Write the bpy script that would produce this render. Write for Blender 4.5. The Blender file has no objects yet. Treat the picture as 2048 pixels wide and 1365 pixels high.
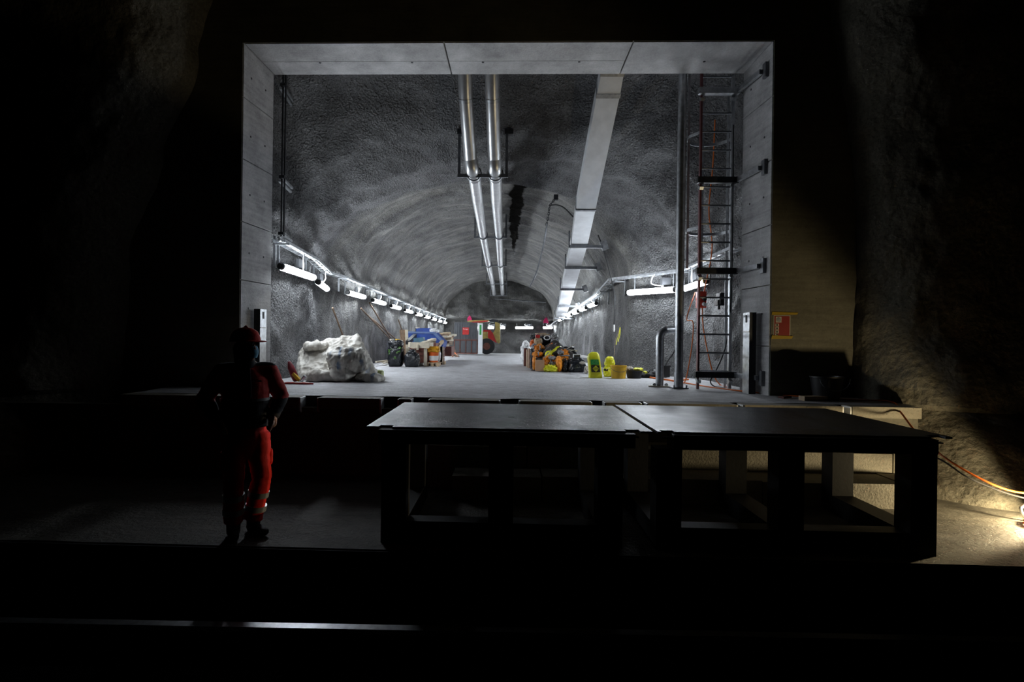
import bpy, bmesh, math, random
from mathutils import Vector, Matrix, noise
random.seed(7)
S = bpy.context.scene
COL = S.collection
PI = math.pi

# ---------------------------------------------------------------- camera
FPX, YAW, ROLL, PCX, PCY = 1100.0, math.radians(1.9), 0.0131, 978.5, 675.0
CAM = Vector((0, 0, 1.8))
FW = Vector((-math.sin(YAW), math.cos(YAW), 0))
R0 = Vector((math.cos(YAW), math.sin(YAW), 0)); U0 = Vector((0, 0, 1))
RT = R0 * math.cos(ROLL) + U0 * math.sin(ROLL)
UP = U0 * math.cos(ROLL) - R0 * math.sin(ROLL)
cd = bpy.data.cameras.new('camera'); cam = bpy.data.objects.new('camera', cd); COL.objects.link(cam)
cd.sensor_width = 36.0; cd.lens = FPX / 2048 * 36
cd.shift_x = (1024 - PCX) / 2048; cd.shift_y = (PCY - 682.5) / 2048
cd.clip_start = 0.05; cd.clip_end = 200
cam.matrix_world = Matrix(((RT.x, UP.x, -FW.x, CAM.x), (RT.y, UP.y, -FW.y, CAM.y), (RT.z, UP.z, -FW.z, CAM.z), (0, 0, 0, 1)))
S.camera = cam

# ---------------------------------------------------------------- world, exposure
w = bpy.data.worlds.new('world'); S.world = w; w.use_nodes = True
w.node_tree.nodes['Background'].inputs[0].default_value = (0, 0, 0, 1)
S.view_settings.view_transform = 'Standard'; S.view_settings.look = 'None'
S.view_settings.gamma = 1.0; S.view_settings.use_curve_mapping = False
S.view_settings.exposure = 0.0
TUBE_POWER = 92.0          # radiance of the tube lamps
FLOOD_POWER = 165.0        # watts of the wide head of the work lamp on the lower floor
FILL_POWER = 330.0         # watts of the added narrow spot that brightens the worker's trousers

# ---------------------------------------------------------------- measuring: a photo pixel and one known coordinate give a point
def ray(x, y): return FW + RT * ((x - PCX) / FPX) - UP * ((y - PCY) / FPX)
def atY(x, y, Y): d = ray(x, y); return CAM + d * (Y / d.y)
def atZ(x, y, Z): d = ray(x, y); return CAM + d * ((Z - CAM.z) / d.z)
def atX(x, y, X): d = ray(x, y); return CAM + d * (X / d.x)
def floor_z(Y): return 1.0 - 0.0096 * max(0.0, Y - 10)
def gnd(x, y):
    p = atZ(x, y, 1.0)
    for _ in range(12): p = atZ(x, y, floor_z(p.y))
    return p

# ---------------------------------------------------------------- materials
def newmat(name):
    m = bpy.data.materials.new(name); m.use_nodes = True
    nt = m.node_tree; b = nt.nodes['Principled BSDF']
    return m, nt, b
def N(nt, t, **kw):
    n = nt.nodes.new(t)
    for k, v in kw.items():
        if k in n.inputs.keys() if isinstance(k, str) else False: n.inputs[k].default_value = v
        else: setattr(n, k, v)
    return n
def noise_n(nt, vec, scale, detail=4, rough=0.55):
    n = nt.nodes.new('ShaderNodeTexNoise'); n.inputs['Scale'].default_value = scale
    n.inputs['Detail'].default_value = detail; n.inputs['Roughness'].default_value = rough
    if vec is not None: nt.links.new(vec, n.inputs['Vector'])
    return n.outputs['Fac']
def ramp(nt, fac, stops):
    r = nt.nodes.new('ShaderNodeValToRGB'); e = r.color_ramp.elements
    while len(e) < len(stops): e.new(0.5)
    for i, (p, c) in enumerate(stops): e[i].position = p; e[i].color = (*c, 1) if len(c) == 3 else c
    nt.links.new(fac, r.inputs[0]); return r.outputs[0]
def mathn(nt, op, a, b=None, c=None, clamp=False):
    n = nt.nodes.new('ShaderNodeMath'); n.operation = op; n.use_clamp = clamp
    for i, v in enumerate((a, b, c)):
        if v is None: continue
        if isinstance(v, (int, float)): n.inputs[i].default_value = v
        else: nt.links.new(v, n.inputs[i])
    return n.outputs[0]
def mixc(nt, fac, a, b, blend='MIX'):
    n = nt.nodes.new('ShaderNodeMix'); n.data_type = 'RGBA'; n.blend_type = blend
    for s, v in ((0, fac), (6, a), (7, b)):
        if isinstance(v, (int, float)): n.inputs[s].default_value = v
        elif isinstance(v, tuple): n.inputs[s].default_value = (*v, 1) if len(v) == 3 else v
        else: nt.links.new(v, n.inputs[s])
    return n.outputs[2]
def bump(nt, b, h, strength, dist, prev=None):
    n = nt.nodes.new('ShaderNodeBump'); n.inputs['Strength'].default_value = strength; n.inputs['Distance'].default_value = dist
    nt.links.new(h, n.inputs['Height'])
    if prev is not None: nt.links.new(prev, n.inputs['Normal'])
    nt.links.new(n.outputs[0], b.inputs['Normal']); return n.outputs[0]
def objco(nt):
    return nt.nodes.new('ShaderNodeTexCoord').outputs['Object']
MATS = {}
def pr(name, col, rough=0.6, metal=0.0, var=0.25, scale=8.0, bmp=0.0, bscale=30.0, bdist=0.01, col2=None):
    """plain procedural surface: base colour with noise variation, optional fine relief"""
    m, nt, b = newmat(name); co = objco(nt)
    c2 = col2 if col2 else tuple(max(0, c * (1 - var)) for c in col)
    f = noise_n(nt, co, scale, 5)
    c = ramp(nt, f, [(0.35, c2), (0.65, col)])
    nt.links.new(c, b.inputs['Base Color'])
    b.inputs['Roughness'].default_value = rough; b.inputs['Metallic'].default_value = metal
    if bmp: bump(nt, b, noise_n(nt, co, bscale, 6, 0.6), bmp, bdist)
    MATS[name] = m; return m
def emit(name, col, strength):
    m = bpy.data.materials.new(name); m.use_nodes = True; nt = m.node_tree; nt.nodes.clear()
    e = nt.nodes.new('ShaderNodeEmission'); e.inputs[0].default_value = (*col, 1); e.inputs[1].default_value = strength
    o = nt.nodes.new('ShaderNodeOutputMaterial'); nt.links.new(e.outputs[0], o.inputs[0]); return m

def shotcrete_tunnel():
    """sprayed concrete of the side tunnel: coarse grain near the portal, troweled arcs further in"""
    m, nt, b = newmat('tunnel_shotcrete'); co = objco(nt)
    uv = nt.nodes.new('ShaderNodeUVMap').outputs[0]
    sep = nt.nodes.new('ShaderNodeSeparateXYZ'); nt.links.new(co, sep.inputs[0])
    X, Y, Z = sep.outputs
    big = noise_n(nt, co, 0.9, 5, 0.6); mid = noise_n(nt, co, 4.0, 5, 0.6); fine = noise_n(nt, co, 36, 5, 0.65)
    mp = nt.nodes.new('ShaderNodeMapping'); mp.inputs['Scale'].default_value = (0.42, 2.3, 1); nt.links.new(uv, mp.inputs[0])
    arc = noise_n(nt, mp.outputs[0], 1.0, 5, 0.6); nt.nodes[-1].inputs['Distortion'].default_value = 0.9
    c = ramp(nt, big, [(0.32, (0.04, 0.04, 0.042)), (0.52, (0.11, 0.11, 0.114)), (0.7, (0.21, 0.21, 0.215))])
    c = mixc(nt, 0.55, c, ramp(nt, mid, [(0.33, (0.04, 0.04, 0.042)), (0.68, (0.22, 0.22, 0.225))]))
    arcc = ramp(nt, arc, [(0.34, (0.03, 0.028, 0.022)), (0.48, (0.1, 0.095, 0.078)), (0.66, (0.29, 0.277, 0.232))])
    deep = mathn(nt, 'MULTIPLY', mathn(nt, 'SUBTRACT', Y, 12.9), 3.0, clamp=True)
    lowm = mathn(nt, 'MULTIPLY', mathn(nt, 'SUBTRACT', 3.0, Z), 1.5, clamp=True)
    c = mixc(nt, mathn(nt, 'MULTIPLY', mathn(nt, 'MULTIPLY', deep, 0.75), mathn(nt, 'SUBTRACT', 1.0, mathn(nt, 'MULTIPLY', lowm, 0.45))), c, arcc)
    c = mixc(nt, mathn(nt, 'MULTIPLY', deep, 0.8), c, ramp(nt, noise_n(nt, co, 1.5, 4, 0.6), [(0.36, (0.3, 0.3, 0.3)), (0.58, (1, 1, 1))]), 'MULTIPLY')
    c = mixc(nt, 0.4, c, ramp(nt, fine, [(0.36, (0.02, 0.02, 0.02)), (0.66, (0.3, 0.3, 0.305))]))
    # lime streaks running down the lower walls
    mp2 = nt.nodes.new('ShaderNodeMapping'); mp2.inputs['Scale'].default_value = (0.5, 1.6, 1); mp2.inputs['Location'].default_value = (3, 9, 0)
    nt.links.new(uv, mp2.inputs[0])
    st = noise_n(nt, mp2.outputs[0], 1.0, 5, 0.6)
    low = mathn(nt, 'MULTIPLY', mathn(nt, 'SUBTRACT', 2.7, Z), 1.5, clamp=True)
    stm = ramp(nt, st, [(0.56, (0, 0, 0)), (0.7, (0.6, 0.6, 0.6))])
    c = mixc(nt, mathn(nt, 'MULTIPLY', mathn(nt, 'MULTIPLY', stm, low), deep), c, (0.36, 0.36, 0.38))
    # the wet band along the crown
    wob = noise_n(nt, co, 0.8, 3); wob2 = noise_n(nt, co, 2.6, 2)
    cxn = mathn(nt, 'ADD', mathn(nt, 'MULTIPLY', mathn(nt, 'SUBTRACT', wob, 0.5), 0.45), 0.2)
    dx = mathn(nt, 'ABSOLUTE', mathn(nt, 'SUBTRACT', X, cxn))
    hw = mathn(nt, 'MULTIPLY', mathn(nt, 'ADD', mathn(nt, 'MULTIPLY', wob2, 0.14), 0.11), mathn(nt, 'MULTIPLY', mathn(nt, 'DIVIDE', Y, 14.0), mathn(nt, 'MULTIPLY', mathn(nt, 'SUBTRACT', 25.0, Y), 0.12, clamp=True)))
    wet = mathn(nt, 'MULTIPLY', mathn(nt, 'SUBTRACT', hw, dx), 22.0, clamp=True)
    wet = mathn(nt, 'MULTIPLY', wet, mathn(nt, 'MULTIPLY', mathn(nt, 'SUBTRACT', Z, 4.6), 4.0, clamp=True))
    wet = mathn(nt, 'MULTIPLY', wet, mathn(nt, 'MULTIPLY', mathn(nt, 'SUBTRACT', Y, 12.7), 4.0, clamp=True))
    wet = mathn(nt, 'MULTIPLY', wet, mathn(nt, 'MULTIPLY', mathn(nt, 'SUBTRACT', 27.0, Y), 0.2, clamp=True))
    c = mixc(nt, mathn(nt, 'MULTIPLY', wet, 0.93), c, (0.012, 0.011, 0.01))
    c = mixc(nt, 0.0, c, c)
    nt.links.new(c, b.inputs['Base Color'])
    b.inputs['Roughness'].default_value = 0.62
    nt.links.new(mathn(nt, 'MULTIPLY', mathn(nt, 'SUBTRACT', 1.0, wet), 0.35), b.inputs['Specular IOR Level'])
    # relief
    pop = nt.nodes.new('ShaderNodeTexVoronoi'); pop.feature = 'SMOOTH_F1'; pop.inputs['Scale'].default_value = 24; pop.inputs['Smoothness'].default_value = 0.6
    wv = nt.nodes.new('ShaderNodeVectorMath'); wv.operation = 'ADD'
    nz = nt.nodes.new('ShaderNodeTexNoise'); nz.inputs['Scale'].default_value = 9; nt.links.new(co, nz.inputs['Vector'])
    sc = nt.nodes.new('ShaderNodeVectorMath'); sc.operation = 'SCALE'; sc.inputs['Scale'].default_value = 0.12
    nt.links.new(nz.outputs['Color'], sc.inputs[0]); nt.links.new(co, wv.inputs[0]); nt.links.new(sc.outputs[0], wv.inputs[1])
    nt.links.new(wv.outputs[0], pop.inputs['Vector'])
    popd = pop.outputs['Distance']
    rough_w = mathn(nt, 'SUBTRACT', 1.0, mathn(nt, 'MULTIPLY', deep, 0.8))
    h = mathn(nt, 'MULTIPLY', mathn(nt, 'ADD', mathn(nt, 'MULTIPLY', popd, 1.1), mathn(nt, 'MULTIPLY', fine, 1.2)), rough_w)
    h = mathn(nt, 'ADD', h, mathn(nt, 'MULTIPLY', mathn(nt, 'MULTIPLY', mathn(nt, 'MULTIPLY', arc, deep), mathn(nt, 'SUBTRACT', 1.0, mathn(nt, 'MULTIPLY', lowm, 0.6))), 2.2))
    n1 = bump(nt, b, h, 1.0, 0.06)
    bump(nt, b, mid, 0.6, 0.1, n1)
    return m
def shotcrete_cavern():
    m, nt, b = newmat('cavern_shotcrete'); co = objco(nt)
    big = noise_n(nt, co, 1.3, 5, 0.6); fine = noise_n(nt, co, 24, 6, 0.65)
    c = ramp(nt, big, [(0.3, (0.08, 0.074, 0.056)), (0.7, (0.18, 0.166, 0.13))])
    c = mixc(nt, 0.4, c, ramp(nt, fine, [(0.3, (0.045, 0.041, 0.03)), (0.7, (0.3, 0.277, 0.217))]))
    nt.links.new(c, b.inputs['Base Color']); b.inputs['Roughness'].default_value = 0.8
    wv = nt.nodes.new('ShaderNodeTexVoronoi'); wv.feature = 'SMOOTH_F1'; wv.inputs['Scale'].default_value = 14; nt.links.new(co, wv.inputs['Vector'])
    n1 = bump(nt, b, mathn(nt, 'ADD', wv.outputs['Distance'], fine), 0.8, 0.035)
    bump(nt, b, noise_n(nt, co, 5, 4), 0.5, 0.06, n1)
    return m
def concrete(name, a, bcol, rough=0.7, board=0.0, pores=True, bdist=0.006):
    m, nt, b = newmat(name); co = objco(nt)
    big = noise_n(nt, co, 1.9, 7, 0.7); fine = noise_n(nt, co, 38, 5, 0.6)
    mp = nt.nodes.new('ShaderNodeMapping'); mp.inputs['Scale'].default_value = (1.2, 1.2, 14); nt.links.new(co, mp.inputs[0])
    brd = noise_n(nt, mp.outputs[0], 1.5, 5, 0.6)
    c = ramp(nt, big, [(0.3, a), (0.7, bcol)])
    c = mixc(nt, 0.25, c, ramp(nt, brd, [(0.3, tuple(v * 0.55 for v in a)), (0.7, tuple(min(1, v * 1.25) for v in bcol))]))
    c = mixc(nt, 0.12, c, ramp(nt, fine, [(0.3, tuple(v * 0.2 for v in a)), (0.7, tuple(min(1, v * 1.4) for v in bcol))]))
    h = mathn(nt, 'ADD', fine, mathn(nt, 'MULTIPLY', brd, 0.6))
    if pores:
        v = nt.nodes.new('ShaderNodeTexVoronoi'); v.inputs['Scale'].default_value = 9; nt.links.new(co, v.inputs['Vector'])
        p = ramp(nt, v.outputs['Distance'], [(0.04, (0, 0, 0)), (0.075, (1, 1, 1))])
        c = mixc(nt, 1.0, c, mixc(nt, 0.5, p, (1, 1, 1)), 'MULTIPLY')
        h = mathn(nt, 'ADD', h, mathn(nt, 'MULTIPLY', p, 0.8))
    nt.links.new(c, b.inputs['Base Color']); b.inputs['Roughness'].default_value = rough
    bump(nt, b, h, 0.7, bdist)
    return m
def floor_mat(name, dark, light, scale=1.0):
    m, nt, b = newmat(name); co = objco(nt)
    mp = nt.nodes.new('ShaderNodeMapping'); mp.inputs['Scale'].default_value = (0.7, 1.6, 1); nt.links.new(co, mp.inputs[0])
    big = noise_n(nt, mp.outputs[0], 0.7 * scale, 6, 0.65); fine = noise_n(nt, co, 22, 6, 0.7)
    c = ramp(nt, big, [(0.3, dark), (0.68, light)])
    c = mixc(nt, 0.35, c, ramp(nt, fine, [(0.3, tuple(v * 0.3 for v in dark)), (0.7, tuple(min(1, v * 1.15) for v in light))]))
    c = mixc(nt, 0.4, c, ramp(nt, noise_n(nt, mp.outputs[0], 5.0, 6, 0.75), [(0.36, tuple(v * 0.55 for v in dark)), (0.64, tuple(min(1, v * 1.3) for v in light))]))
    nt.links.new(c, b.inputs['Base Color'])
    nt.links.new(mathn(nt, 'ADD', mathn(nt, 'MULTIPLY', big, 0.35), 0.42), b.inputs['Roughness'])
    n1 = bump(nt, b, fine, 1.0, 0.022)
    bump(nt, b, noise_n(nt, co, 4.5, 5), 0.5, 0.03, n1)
    return m

M_TUN = shotcrete_tunnel()
M_CAV = shotcrete_cavern()
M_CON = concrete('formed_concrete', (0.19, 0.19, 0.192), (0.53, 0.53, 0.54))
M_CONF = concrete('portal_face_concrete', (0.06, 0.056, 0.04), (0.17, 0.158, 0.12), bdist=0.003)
M_STEP = concrete('step_concrete', (0.16, 0.145, 0.115), (0.3, 0.275, 0.22), bdist=0.012)
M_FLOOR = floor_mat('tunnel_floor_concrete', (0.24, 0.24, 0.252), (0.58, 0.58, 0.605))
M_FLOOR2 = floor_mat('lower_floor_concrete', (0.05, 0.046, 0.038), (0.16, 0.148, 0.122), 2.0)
M_BED = pr('track_bed', (0.025, 0.025, 0.025), 0.95, bmp=0.5)
M_GALV = pr('galvanised_steel', (0.55, 0.57, 0.6), 0.36, 0.9, 0.35, 14, 0.12, 60, 0.004)
M_GALVD = pr('dull_steel', (0.22, 0.23, 0.25), 0.45, 0.85, 0.4, 10, 0.15, 50, 0.004)
M_DARKST = pr('dark_steel', (0.05, 0.052, 0.058), 0.5, 0.7, 0.4, 12, 0.1)
M_LEG = pr('black_painted_steel', (0.007, 0.007, 0.008), 0.55, 0.2, 0.3, 12, 0.1)
M_ALU = pr('aluminium_jacket', (0.68, 0.69, 0.71), 0.34, 0.8, 0.2, 6, 0.2, 12, 0.006)
M_DUCT = pr('duct_sheet', (0.82, 0.84, 0.87), 0.38, 0.3, 0.12, 5, 0.1, 6, 0.004)
M_RAIL = pr('polished_rail', (0.4, 0.4, 0.42), 0.36, 1.0, 0.3, 20)
M_REDST = pr('reddish_steel', (0.24, 0.09, 0.1), 0.45, 0.5, 0.3, 12)  # reddish tint for the ladder's left stile
M_BLACK = pr('black_plastic', (0.012, 0.012, 0.014), 0.4, 0, 0.4)
M_RUBBER = pr('black_rubber', (0.018, 0.018, 0.02), 0.7)
M_WHITE = pr('white_plastic', (0.8, 0.8, 0.8), 0.45, 0, 0.1)
M_ORC = pr('orange_cable', (0.75, 0.16, 0.02), 0.45, 0, 0.2)
M_BAG = pr('black_film', (0.012, 0.014, 0.018), 0.22, 0, 0.4, 10, 0.5, 16, 0.02)
M_SACK = None
M_WOOD = pr('pale_timber', (0.5, 0.36, 0.22), 0.65, 0, 0.4, 10, 0.2)
M_WOODB = pr('brown_timber', (0.26, 0.17, 0.11), 0.65, 0, 0.5, 9, 0.2)
M_WOODR = pr('red_brown_board', (0.16, 0.045, 0.03), 0.6, 0, 0.4, 9)
M_WOODW = pr('whitened_board', (0.62, 0.55, 0.43), 0.6, 0, 0.25, 9)
M_CARD = pr('brown_cardboard', (0.36, 0.21, 0.12), 0.8, 0, 0.12, 4, 0.15, 90, 0.003)
M_BLUE = pr('blue_paint', (0.01, 0.065, 0.36), 0.4, 0.1, 0.35, 6, 0.1)
M_BLUED = pr('blue_grey_plastic', (0.06, 0.16, 0.24), 0.5, 0, 0.3)
M_ORANGE = pr('orange_cloth', (0.85, 0.28, 0.015), 0.6, 0, 0.45, 7, 0.5, 18, 0.02)
M_YEL = pr('yellow_plastic', (0.72, 0.43, 0.02), 0.4, 0, 0.3, 6)
M_LIME = pr('lime_yellow_film', (0.72, 0.7, 0.02), 0.4, 0, 0.25, 8, 0.4, 14, 0.02)
M_RED = pr('red_paint', (0.5, 0.015, 0.012), 0.45, 0, 0.3)
M_GREYCL = pr('grey_cloth', (0.3, 0.3, 0.32), 0.8, 0, 0.4, 10, 0.4)
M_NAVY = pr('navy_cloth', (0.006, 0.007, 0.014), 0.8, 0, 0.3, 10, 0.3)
M_HIVIS = pr('red_hivis_cloth', (0.85, 0.012, 0.004), 0.75, 0, 0.25, 6, 0.5, 9, 0.02)
M_REFL = pr('reflective_tape', (0.42, 0.43, 0.44), 0.35, 0.4, 0.15)
M_SKIN = pr('skin', (0.42, 0.22, 0.15), 0.5, 0, 0.12)
M_MASK = pr('light_blue_mask', (0.2, 0.5, 0.72), 0.8, 0, 0.15)
M_GREEN = pr('green_print', (0.02, 0.32, 0.06), 0.45, 0, 0.2)
M_PRINTK = pr('black_print', (0.02, 0.018, 0.012), 0.45)
M_PINK = pr('pink_marker_paint', (0.75, 0.02, 0.16), 0.6)
M_TAPE = pr('yellow_tape', (0.38, 0.25, 0.012), 0.45, 0, 0.15)
M_POST = pr('poster_red', (0.24, 0.014, 0.01), 0.5, 0, 0.12)
M_PAPER = pr('white_paper', (0.46, 0.42, 0.37), 0.6, 0, 0.1)
M_CAB = pr('grey_sheet_metal', (0.1, 0.105, 0.115), 0.45, 0.4, 0.2, 5)
M_MACHY = pr('yellow_machine_paint', (0.5, 0.38, 0.1), 0.5, 0, 0.35, 5)
M_TUBE = emit('lit_tube', (0.86, 0.93, 1.0), TUBE_POWER)
M_GLASS = pr('tinted_glass', (0.03, 0.05, 0.06), 0.1)

# ---------------------------------------------------------------- mesh building
class MB:
    def __init__(s): s.v = []; s.f = []
    def add(s, vs, fs):
        o = len(s.v); s.v += [Vector(v) for v in vs]; s.f += [tuple(i + o for i in f) for f in fs]; return s
    def box(s, c, d, rot=None):
        c = Vector(c); x, y, z = (k / 2 for k in d)
        vs = [Vector((i, j, k)) for k in (-z, z) for j in (-y, y) for i in (-x, x)]
        if rot is not None: vs = [rot @ v for v in vs]
        return s.add([c + v for v in vs], [(0, 2, 3, 1), (4, 5, 7, 6), (0, 1, 5, 4), (2, 6, 7, 3), (0, 4, 6, 2), (1, 3, 7, 5)])
    def lohi(s, a, b):
        a, b = Vector(a), Vector(b); return s.box((a + b) / 2, b - a)
    def beam(s, a, b, w, h, up=(0, 0, 1)):
        """rectangular bar from a to b"""
        a, b = Vector(a), Vector(b); d = b - a; L = d.length; d.normalize(); u = Vector(up)
        if abs(d.dot(u)) > 0.98: u = Vector((0, 1, 0))
        x = d.cross(u).normalized(); u = x.cross(d)
        return s.box((a + b) / 2, (w, L, h), Matrix((x, d, u)).transposed())
    def tube(s, pts, r, seg=10, r_end=None, caps=True, flat=1.0, dome=False):
        """swept round tube; r may be a list; flat squeezes the section along the second axis"""
        P = [Vector(p) for p in pts]; n = len(P)
        rr = list(r) if isinstance(r, (list, tuple)) else [r + ((r_end if r_end is not None else r) - r) * i / max(1, n - 1) for i in range(n)]
        T = [(P[min(i + 1, n - 1)] - P[max(i - 1, 0)]).normalized() for i in range(n)]
        if dome:
            a, b, ra, rb = P[0], P[-1], rr[0], rr[-1]
            ra0 = ra[0] if isinstance(ra, tuple) else ra; rb0 = rb[0] if isinstance(rb, tuple) else rb
            def sc(q, k): return tuple(v * k for v in q) if isinstance(q, tuple) else q * k
            P = [a - T[0] * ra0 * k for k in (0.92, 0.7, 0.38)] + P + [b + T[-1] * rb0 * k for k in (0.38, 0.7, 0.92)]
            rr = [sc(ra, k) for k in (0.38, 0.7, 0.92)] + rr + [sc(rb, k) for k in (0.92, 0.7, 0.38)]
            T = [T[0]] * 3 + T + [T[-1]] * 3; n = len(P)
        u = Vector((0, 0, 1)) if abs(T[0].z) < 0.9 else Vector((0, 1, 0))
        vs = []; fs = []
        for i in range(n):
            x = T[i].cross(u)
            x = x.normalized() if x.length > 1e-6 else Vector((1, 0, 0))
            y = x.cross(T[i]).normalized(); u = y if abs(T[i].dot(y)) < 0.9 else u
            q = rr[i]; rx, ry = q if isinstance(q, tuple) else (q, q * flat)
            for k in range(seg):
                t = 2 * PI * k / seg; vs.append(P[i] + x * (rx * math.cos(t)) + y * (ry * math.sin(t)))
        for i in range(n - 1):
            for k in range(seg):
                a = i * seg + k; b = i * seg + (k + 1) % seg; fs.append((a, b, b + seg, a + seg))
        if caps:
            fs.append(tuple(range(seg))[::-1]); fs.append(tuple((n - 1) * seg + k for k in range(seg)))
        return s.add(vs, fs)
    def cyl(s, a, b, r, seg=14, r2=None): return s.tube([a, b], [r, r2 if r2 is not None else r], seg)
    def lathe(s, c, prof, seg=20, sx=1.0, sy=1.0):
        c = Vector(c); vs = []; fs = []; n = len(prof)
        for r, z in prof:
            for k in range(seg):
                t = 2 * PI * k / seg; vs.append(c + Vector((r * math.cos(t) * sx, r * math.sin(t) * sy, z)))
        for i in range(n - 1):
            for k in range(seg):
                a = i * seg + k; b = i * seg + (k + 1) % seg; fs.append((a, b, b + seg, a + seg))
        fs.append(tuple(range(seg))[::-1]); fs.append(tuple((n - 1) * seg + k for k in range(seg)))
        return s.add(vs, fs)
    def prism(s, poly, axis, lo, hi):
        """extrude a 2-D polygon: axis 'x','y' or 'z' is the extrusion axis"""
        def P(a, b, t): return {'x': (t, a, b), 'y': (a, t, b), 'z': (a, b, t)}[axis]
        n = len(poly); vs = [P(a, b, lo) for a, b in poly] + [P(a, b, hi) for a, b in poly]
        fs = [tuple(range(n))[::-1], tuple(range(n, 2 * n))] + [(i, (i + 1) % n, (i + 1) % n + n, i + n) for i in range(n)]
        return s.add(vs, fs)
    def blob(s, c, d, seed=0, amp=0.12, e=0.6, lon=32, lat=20, fq=3.6, taper=0.0, rot=0.0, floor=None, tilt=None):
        """crumpled soft body: superellipsoid of size d with folded noise"""
        c = Vector(c); vs = []; fs = []; a, b, h = (k / 2 for k in d)
        def sg(v, p): return math.copysign(abs(v) ** p, v)
        rm = Matrix.Rotation(rot, 3, 'Z')
        if tilt is not None: rm = rm @ Matrix.Rotation(tilt[1], 3, tilt[0])
        mx = max(d)
        for i in range(lat + 1):
            ph = -PI / 2 + PI * i / lat
            for k in range(lon):
                th = 2 * PI * k / lon
                p = Vector((a * sg(math.cos(ph), e) * sg(math.cos(th), e), b * sg(math.cos(ph), e) * sg(math.sin(th), e), h * sg(math.sin(ph), e)))
                p.x *= 1 - taper * (p.z / h * 0.5 + 0.5); p.y *= 1 - taper * (p.z / h * 0.5 + 0.5)
                q = p * (fq / mx) + Vector((seed * 3.7, seed * 1.3, seed * 0.7))
                nn = 0.8 * noise.noise(q) + 0.6 * (0.5 - 1.6 * abs(noise.noise(q * 1.9))) + 0.45 * (0.4 - 1.6 * abs(noise.noise(q * 3.7)))
                pn = p.normalized() if p.length > 1e-6 else Vector((0, 0, 1))
                p = p + pn * (nn * amp * mx * 0.5)
                p = rm @ p + c
                if floor is not None and p.z < floor: p.z = floor
                vs.append(p)
        for i in range(lat):
            for k in range(lon):
                x = i * lon + k; y = i * lon + (k + 1) % lon; fs.append((x, y, y + lon, x + lon))
        return s.add(vs, fs)
    def quad(s, a, b, c, d): return s.add([a, b, c, d], [(0, 1, 2, 3)])

BASE = {}
def link_mesh(name, vs, fs, mat, parent=None, base=None, smooth=True, ang=0.6):
    if parent is not None: base = BASE[parent.name]
    if base is None:
        base = Vector((sum(v.x for v in vs) / len(vs), sum(v.y for v in vs) / len(vs), min(v.z for v in vs)))
    base = Vector(base)
    me = bpy.data.meshes.new(name); me.from_pydata([tuple(v - base) for v in vs], [], fs)
    bm = bmesh.new(); bm.from_mesh(me); bmesh.ops.remove_doubles(bm, verts=bm.verts, dist=1e-5)
    bmesh.ops.recalc_face_normals(bm, faces=bm.faces); bm.to_mesh(me); bm.free()
    for m in (mat if isinstance(mat, (list, tuple)) else [mat]): me.materials.append(m)
    if smooth:
        me.polygons.foreach_set('use_smooth', [True] * len(me.polygons)); me.set_sharp_from_angle(angle=ang)
    o = bpy.data.objects.new(name, me); COL.objects.link(o)
    if parent is not None: o.parent = parent
    else: o.location = base
    BASE[o.name] = base
    return o
def obj(name, mb, mat, parent=None, base=None, smooth=True, ang=0.6): return link_mesh(name, mb.v, mb.f, mat, parent, base, smooth, ang)
def tag(o, label=None, cat=None, group=None, kind=None):
    if label: o['label'] = label
    if cat: o['category'] = cat
    if group: o['group'] = group
    if kind: o['kind'] = kind
    return o
def thing(name, label, cat, loc, group=None):
    o = bpy.data.objects.new(name, None); COL.objects.link(o); o.location = Vector(loc); o.empty_display_size = 0.1
    BASE[o.name] = Vector(loc); return tag(o, label, cat, group)
def struct(name, mb, mat, smooth=True, label=None, base=(0, 0, 0)):
    o = obj(name, mb, mat, base=base, smooth=smooth); tag(o, label=label, kind='structure'); return o
def share(name, src, parent, off):
    """another piece that shares the mesh of src, shifted by off"""
    o = bpy.data.objects.new(name, src.data); COL.objects.link(o); o.parent = parent; o.location = src.location + Vector(off)
    BASE[o.name] = BASE[src.name]; return o
def fuse(mb, voxel, smooth=3, fn=None):
    """weld overlapping closed shapes into one continuous skin"""
    me = bpy.data.meshes.new('tmp'); me.from_pydata([tuple(v) for v in mb.v], [], mb.f)
    bm = bmesh.new(); bm.from_mesh(me); bmesh.ops.recalc_face_normals(bm, faces=bm.faces); bm.to_mesh(me); bm.free()
    o = bpy.data.objects.new('tmp', me); COL.objects.link(o)
    m = o.modifiers.new('r', 'REMESH'); m.mode = 'VOXEL'; m.voxel_size = voxel
    if smooth: k = o.modifiers.new('s', 'SMOOTH'); k.factor = 0.5; k.iterations = smooth
    dg = bpy.context.evaluated_depsgraph_get(); ev = o.evaluated_get(dg); em = ev.to_mesh()
    out = MB(); out.v = [v.co.copy() for v in em.vertices]; out.f = [tuple(p.vertices) for p in em.polygons]
    if fn: nn = [v.normal.copy() for v in em.vertices]; out.v = [fn(v, n) for v, n in zip(out.v, nn)]
    ev.to_mesh_clear(); bpy.data.objects.remove(o); bpy.data.meshes.remove(me)
    return out
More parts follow.
